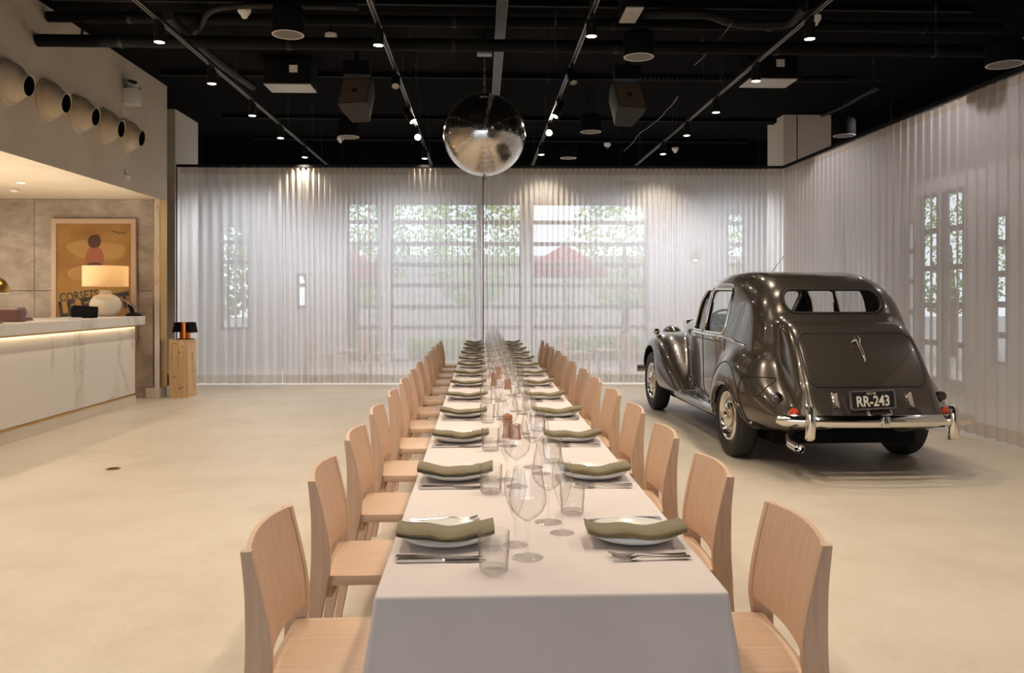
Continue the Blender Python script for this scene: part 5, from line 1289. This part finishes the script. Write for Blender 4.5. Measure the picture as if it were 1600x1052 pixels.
for s in (-1, 1):
    wheel(s*0.742, 0.0, s); wheel(s*0.72, 3.03, s)
g = MB(); g.box((0,1.3,0.24), (1.2,3.6,0.10)); g.tube([(-0.7,0,0.33),(0.7,0,0.33)], 0.05, 10); g.tube([(-0.66,3.03,0.33),(0.66,3.03,0.33)], 0.04, 10); g.lathe([(0,-0.12),(0.10,-0.1),(0.14,0),(0.10,0.1),(0,0.12)], 16, axis='x', c=(0,0,0.31)); g.build('chassis', M['blacksoft'], car, None)
# ---------- rear bumper
def bow(u, w=0.775, depth=0.13): return (u*w, -1.135+depth*abs(u)**2.6)
secb = [(0.0,-0.046),(0.022,-0.036),(0.034,0.0),(0.022,0.036),(0.0,0.046),(-0.012,0.03),(-0.012,-0.03)]
g = MB(); ring_ = []
for k in range(33):
    u = -1+2*k/32; x, y = bow(u); x2, y2 = bow(u+0.01); tx, ty = x2-x, y2-y; l = math.hypot(tx, ty); nx_, ny_ = ty/l, -tx/l
    f = 1-0.55*max(0, abs(u)-0.93)/0.07
    ring_.append([(x+nx_*a*f, y+ny_*a*f, 0.462+b*f) for a, b in secb])
g.loft(ring_); g.build('rear_bumper', M['chrome'], car, 60)
for s in (-1, 1):
    x = s*0.555; y = bow(x/0.775)[1]
    g = MB(); P = cr([(0.0,0.575),(-0.035,0.57),(-0.055,0.53),(-0.062,0.46),(-0.058,0.38),(-0.04,0.325),(0.0,0.315)], 4)
    g.loft([[(x-w, y+a, z), (x-w*0.6, y+a-0.012*q, z), (x+w*0.6, y+a-0.012*q, z), (x+w, y+a, z), (x+w, y+a+0.03, z), (x-w, y+a+0.03, z)] for (a, z), w, q in [((p[0], p[1]), 0.034 if 0.33 < p[1] < 0.565 else 0.022, 1) for p in P]])
    g.build('overrider', M['chrome'], car, 50)
    g = MB(); g.box((s*0.46, -0.98, 0.44), (0.05,0.28,0.05)); g.build('bumper_bracket', M['blacksoft'], car, None)
g = MB(); g.box((0, -1.172, 0.465), (0.055,0.02,0.085), bev=0.006); q = g.build('bumper_badge', M['steel'], car)
me = text_mesh('R', 0.05, 0.001); me.transform(Matrix.Translation((0,-1.1835,0.467)) @ Matrix.Rotation(PI/2, 4, 'X')); link_mesh('lettering', me, M['seam'], q, None)
# number plate
pn = Vector(rear_line([(0, 0.61)])[0]); tilt = -0.10
pt = Matrix.Translation((-0.02, pn.y-0.052, 0.612)) @ Matrix.Rotation(-0.035, 4, 'Y') @ Matrix.Rotation(-0.12, 4, 'X')
def pb_(name, c, s, m, parent=car, bev=0):
    g = MB(); g.box(c, s, bev=bev); me = g.mesh(name); me.transform(pt); return link_mesh(name, me, m, parent, 35)
npl = pb_('number_plate', (0,0,0), (0.345,0.012,0.140), mat('plate_black', (0.012,0.012,0.012,1), 0.35))
for c, s in (((0,-0.003,0.0685),(0.357,0.016,0.013)), ((0,-0.003,-0.0685),(0.357,0.016,0.013)), ((0.172,-0.003,0),(0.013,0.016,0.15)), ((-0.172,-0.003,0),(0.013,0.016,0.15))): pb_('plate_border', c, s, M['steel'], npl)
pb_('plate_mount', (0,0.035,-0.02), (0.16,0.06,0.08), M['blacksoft'])
whi = mat('plate_white', srgb(228,222,210), 0.5)
me = text_mesh('RR-243', 0.112, 0.0015, bold=0.0022, spacing=0.98); me.transform(pt @ Matrix.Translation((0,-0.0075,-0.014)) @ Matrix.Rotation(PI/2, 4, 'X') @ Matrix.Scale(0.80, 4, (1,0,0))); link_mesh('lettering', me, whi, npl, None)
me = text_mesh('NSW', 0.026, 0.0015, spacing=1.5); me.transform(pt @ Matrix.Translation((-0.01,-0.0075,0.047)) @ Matrix.Rotation(PI/2, 4, 'X')); link_mesh('lettering', me, whi, npl, None)
g = MB(); P = [(-0.09,0,0.0),(-0.075,-0.02,-0.028),(0,-0.028,-0.035),(0.075,-0.02,-0.028),(0.09,0,0.0)]; g.tube(cr(P, 5), 0.016, 10); me = g.mesh('plate_lamp'); me.transform(Matrix.Translation((0.03, pn.y-0.05, 0.525))); link_mesh('plate_lamp', me, M['chrome'], car, 60)
# reversing lamps on the boot, trunk handle, tail lamps, indicators, exhaust, aerial
for s in (-1, 1):
    p = rear_line([(s*0.295, 0.60)])[0]; nn = Vector(nrm_at(p)); R_ = (-nn).to_track_quat('Y','Z').to_matrix().to_4x4()
    g = MB(); g.box((0,-0.006,0), (0.050,0.02,0.125), bev=0.008); q = g.build('boot_lamp', M['chrome'], car); q.matrix_local = Matrix.Translation(p) @ R_
    g = MB(); g.box((0,-0.018,0), (0.028,0.008,0.100), bev=0.003); g.build('lens', mat('ribbed_lens', srgb(150,140,126), 0.3), q)
    p = rear_line([(s*0.60, 0.50)])[0]; nn = (Vector(nrm_at(p))*0.5+Vector((s*0.1,-1,0.25))).normalized(); R_ = nn.to_track_quat('Z','Y').to_matrix().to_4x4()
    g = MB(); g.lathe([(0.045,-0.03),(0.046,0.015),(0.040,0.02)], 24); q = g.build('tail_lamp', M['chrome'], car); q.matrix_local = Matrix.Translation(p) @ R_
    g = MB(); g.lathe([(0.040,0.014),(0.038,0.035),(0.026,0.052),(0,0.058)], 24, cap=False); g.build('red_lens', M['redlens'] if 'redlens' in M else mat('red_lens', srgb(200,70,22), 0.12, Coat_Weight=1.0), q)
    p = rear_line([(s*0.665, 0.605)])[0]; nn = Vector((s*0.15,-1,0.05)).normalized(); R_ = nn.to_track_quat('Z','Y').to_matrix().to_4x4()
    g = MB(); g.lathe([(0.028,-0.09),(0.040,-0.03),(0.043,0.03),(0.040,0.034)], 24); q = g.build('indicator_pod', M['chrome'], car); q.matrix_local = Matrix.Translation(p) @ R_
    g = MB(); g.lathe([(0.037,0.035),(0.034,0.046),(0,0.050)], 20, cap=False); g.build('dark_lens', mat('dark_red_lens', (0.02,0.008,0.006,1), 0.1, Coat_Weight=1.0), q)
p = rear_line([(0, 1.035)])[0]; q2 = rear_line([(0, 0.90)])[0]
g = MB(); g.tube([p+Vector((0,-0.004,0.035)), p+Vector((0.004,-0.035,0.02)), p+Vector((0.008,-0.035,-0.02)), p.lerp(q2,0.5)+Vector((0.012,-0.032,0)), q2+Vector((0.018,-0.022,0.0)), q2+Vector((0.022,-0.006,-0.02))], [0.020,0.022,0.014,0.013,0.009,0.003], 10)
g.tube([p+Vector((-0.004,-0.03,0.03)), p+Vector((-0.035,-0.03,0.015)), p+Vector((-0.045,-0.022,0.0))], [0.014,0.012,0.005], 8); g.build('boot_handle', M['chrome'], car, 70)
g = MB(); g.tube([(-0.44,-0.55,0.33),(-0.60,-0.80,0.295),(-0.645,-0.95,0.275),(-0.65,-1.12,0.268)], 0.027, 14, cap=False); g.tube([(-0.647,-0.98,0.272),(-0.651,-1.15,0.266)], 0.036, 16, cap=False); g.lathe([(0.025,0),(0,0)], 14, axis='y', c=(-0.649,-1.06,0.27), cap=False); g.build('exhaust_pipe', M['chrome'], car, 60)
g = MB(); top = march((0.02,1.30,1.75), (0,0,-1)); g.tube([Vector(top), Vector(top)+Vector((0.27,0.22,0.25))], [0.005,0.003], 6); g.lathe([(0.014,-0.01),(0.012,0.015),(0,0.02)], 10, c=top); g.build('aerial', M['darkgrey'], car)
# front: bumper, headlamps, wing lamp, radiator
g = MB(); rg = []
for k in range(25):
    u = -1+2*k/24; x = u*0.86; y = 3.80-0.20*abs(u)**2.6; rg.append([(x, y+a*1.0, 0.46+b) for a, b in secb])
g.loft(rg); g.build('front_bumper', M['chrome'], car, 60)
for s in (-1, 1):
    g = MB(); g.lathe([(0,-0.19),(0.06,-0.17),(0.11,-0.09),(0.135,0.0),(0.14,0.02),(0.13,0.035),(0,0.045)], 28, axis='y', c=(s*0.47,3.27,0.90)); g.build('headlamp', M['paint'], car, 60)
    pt_ = march((s*0.73,3.05,1.3), (0,0,-1))
    if pt_ is not None:
        b_ = Vector(pt_)
        g = MB(); g.lathe([(0.012,-0.01),(0.010,0.03)], 10, c=b_); g.lathe([(0,-0.07),(0.03,-0.05),(0.042,-0.01),(0.044,0.02),(0.035,0.04),(0,0.045)], 20, axis='y', c=b_+Vector((0,0.0,0.055))); g.build('wing_lamp', M['chrome'], car, 60)
g = MB(); g.loft([[(-w,y,z0),(w,y,z0),(w,y,z1),(0,y,z1+0.03),(-w,y,z1)] for y, w, z0, z1 in ((3.34,0.27,0.5,1.10),(3.50,0.27,0.5,1.10))]); rd = g.build('radiator_shell', M['chrome'], car, None)
for k in range(13): g = MB(); g.box((-0.22+k*0.0367, 3.505, 0.80), (0.012,0.02,0.56)); g.build('radiator_bar', M['steel'], rd, None)
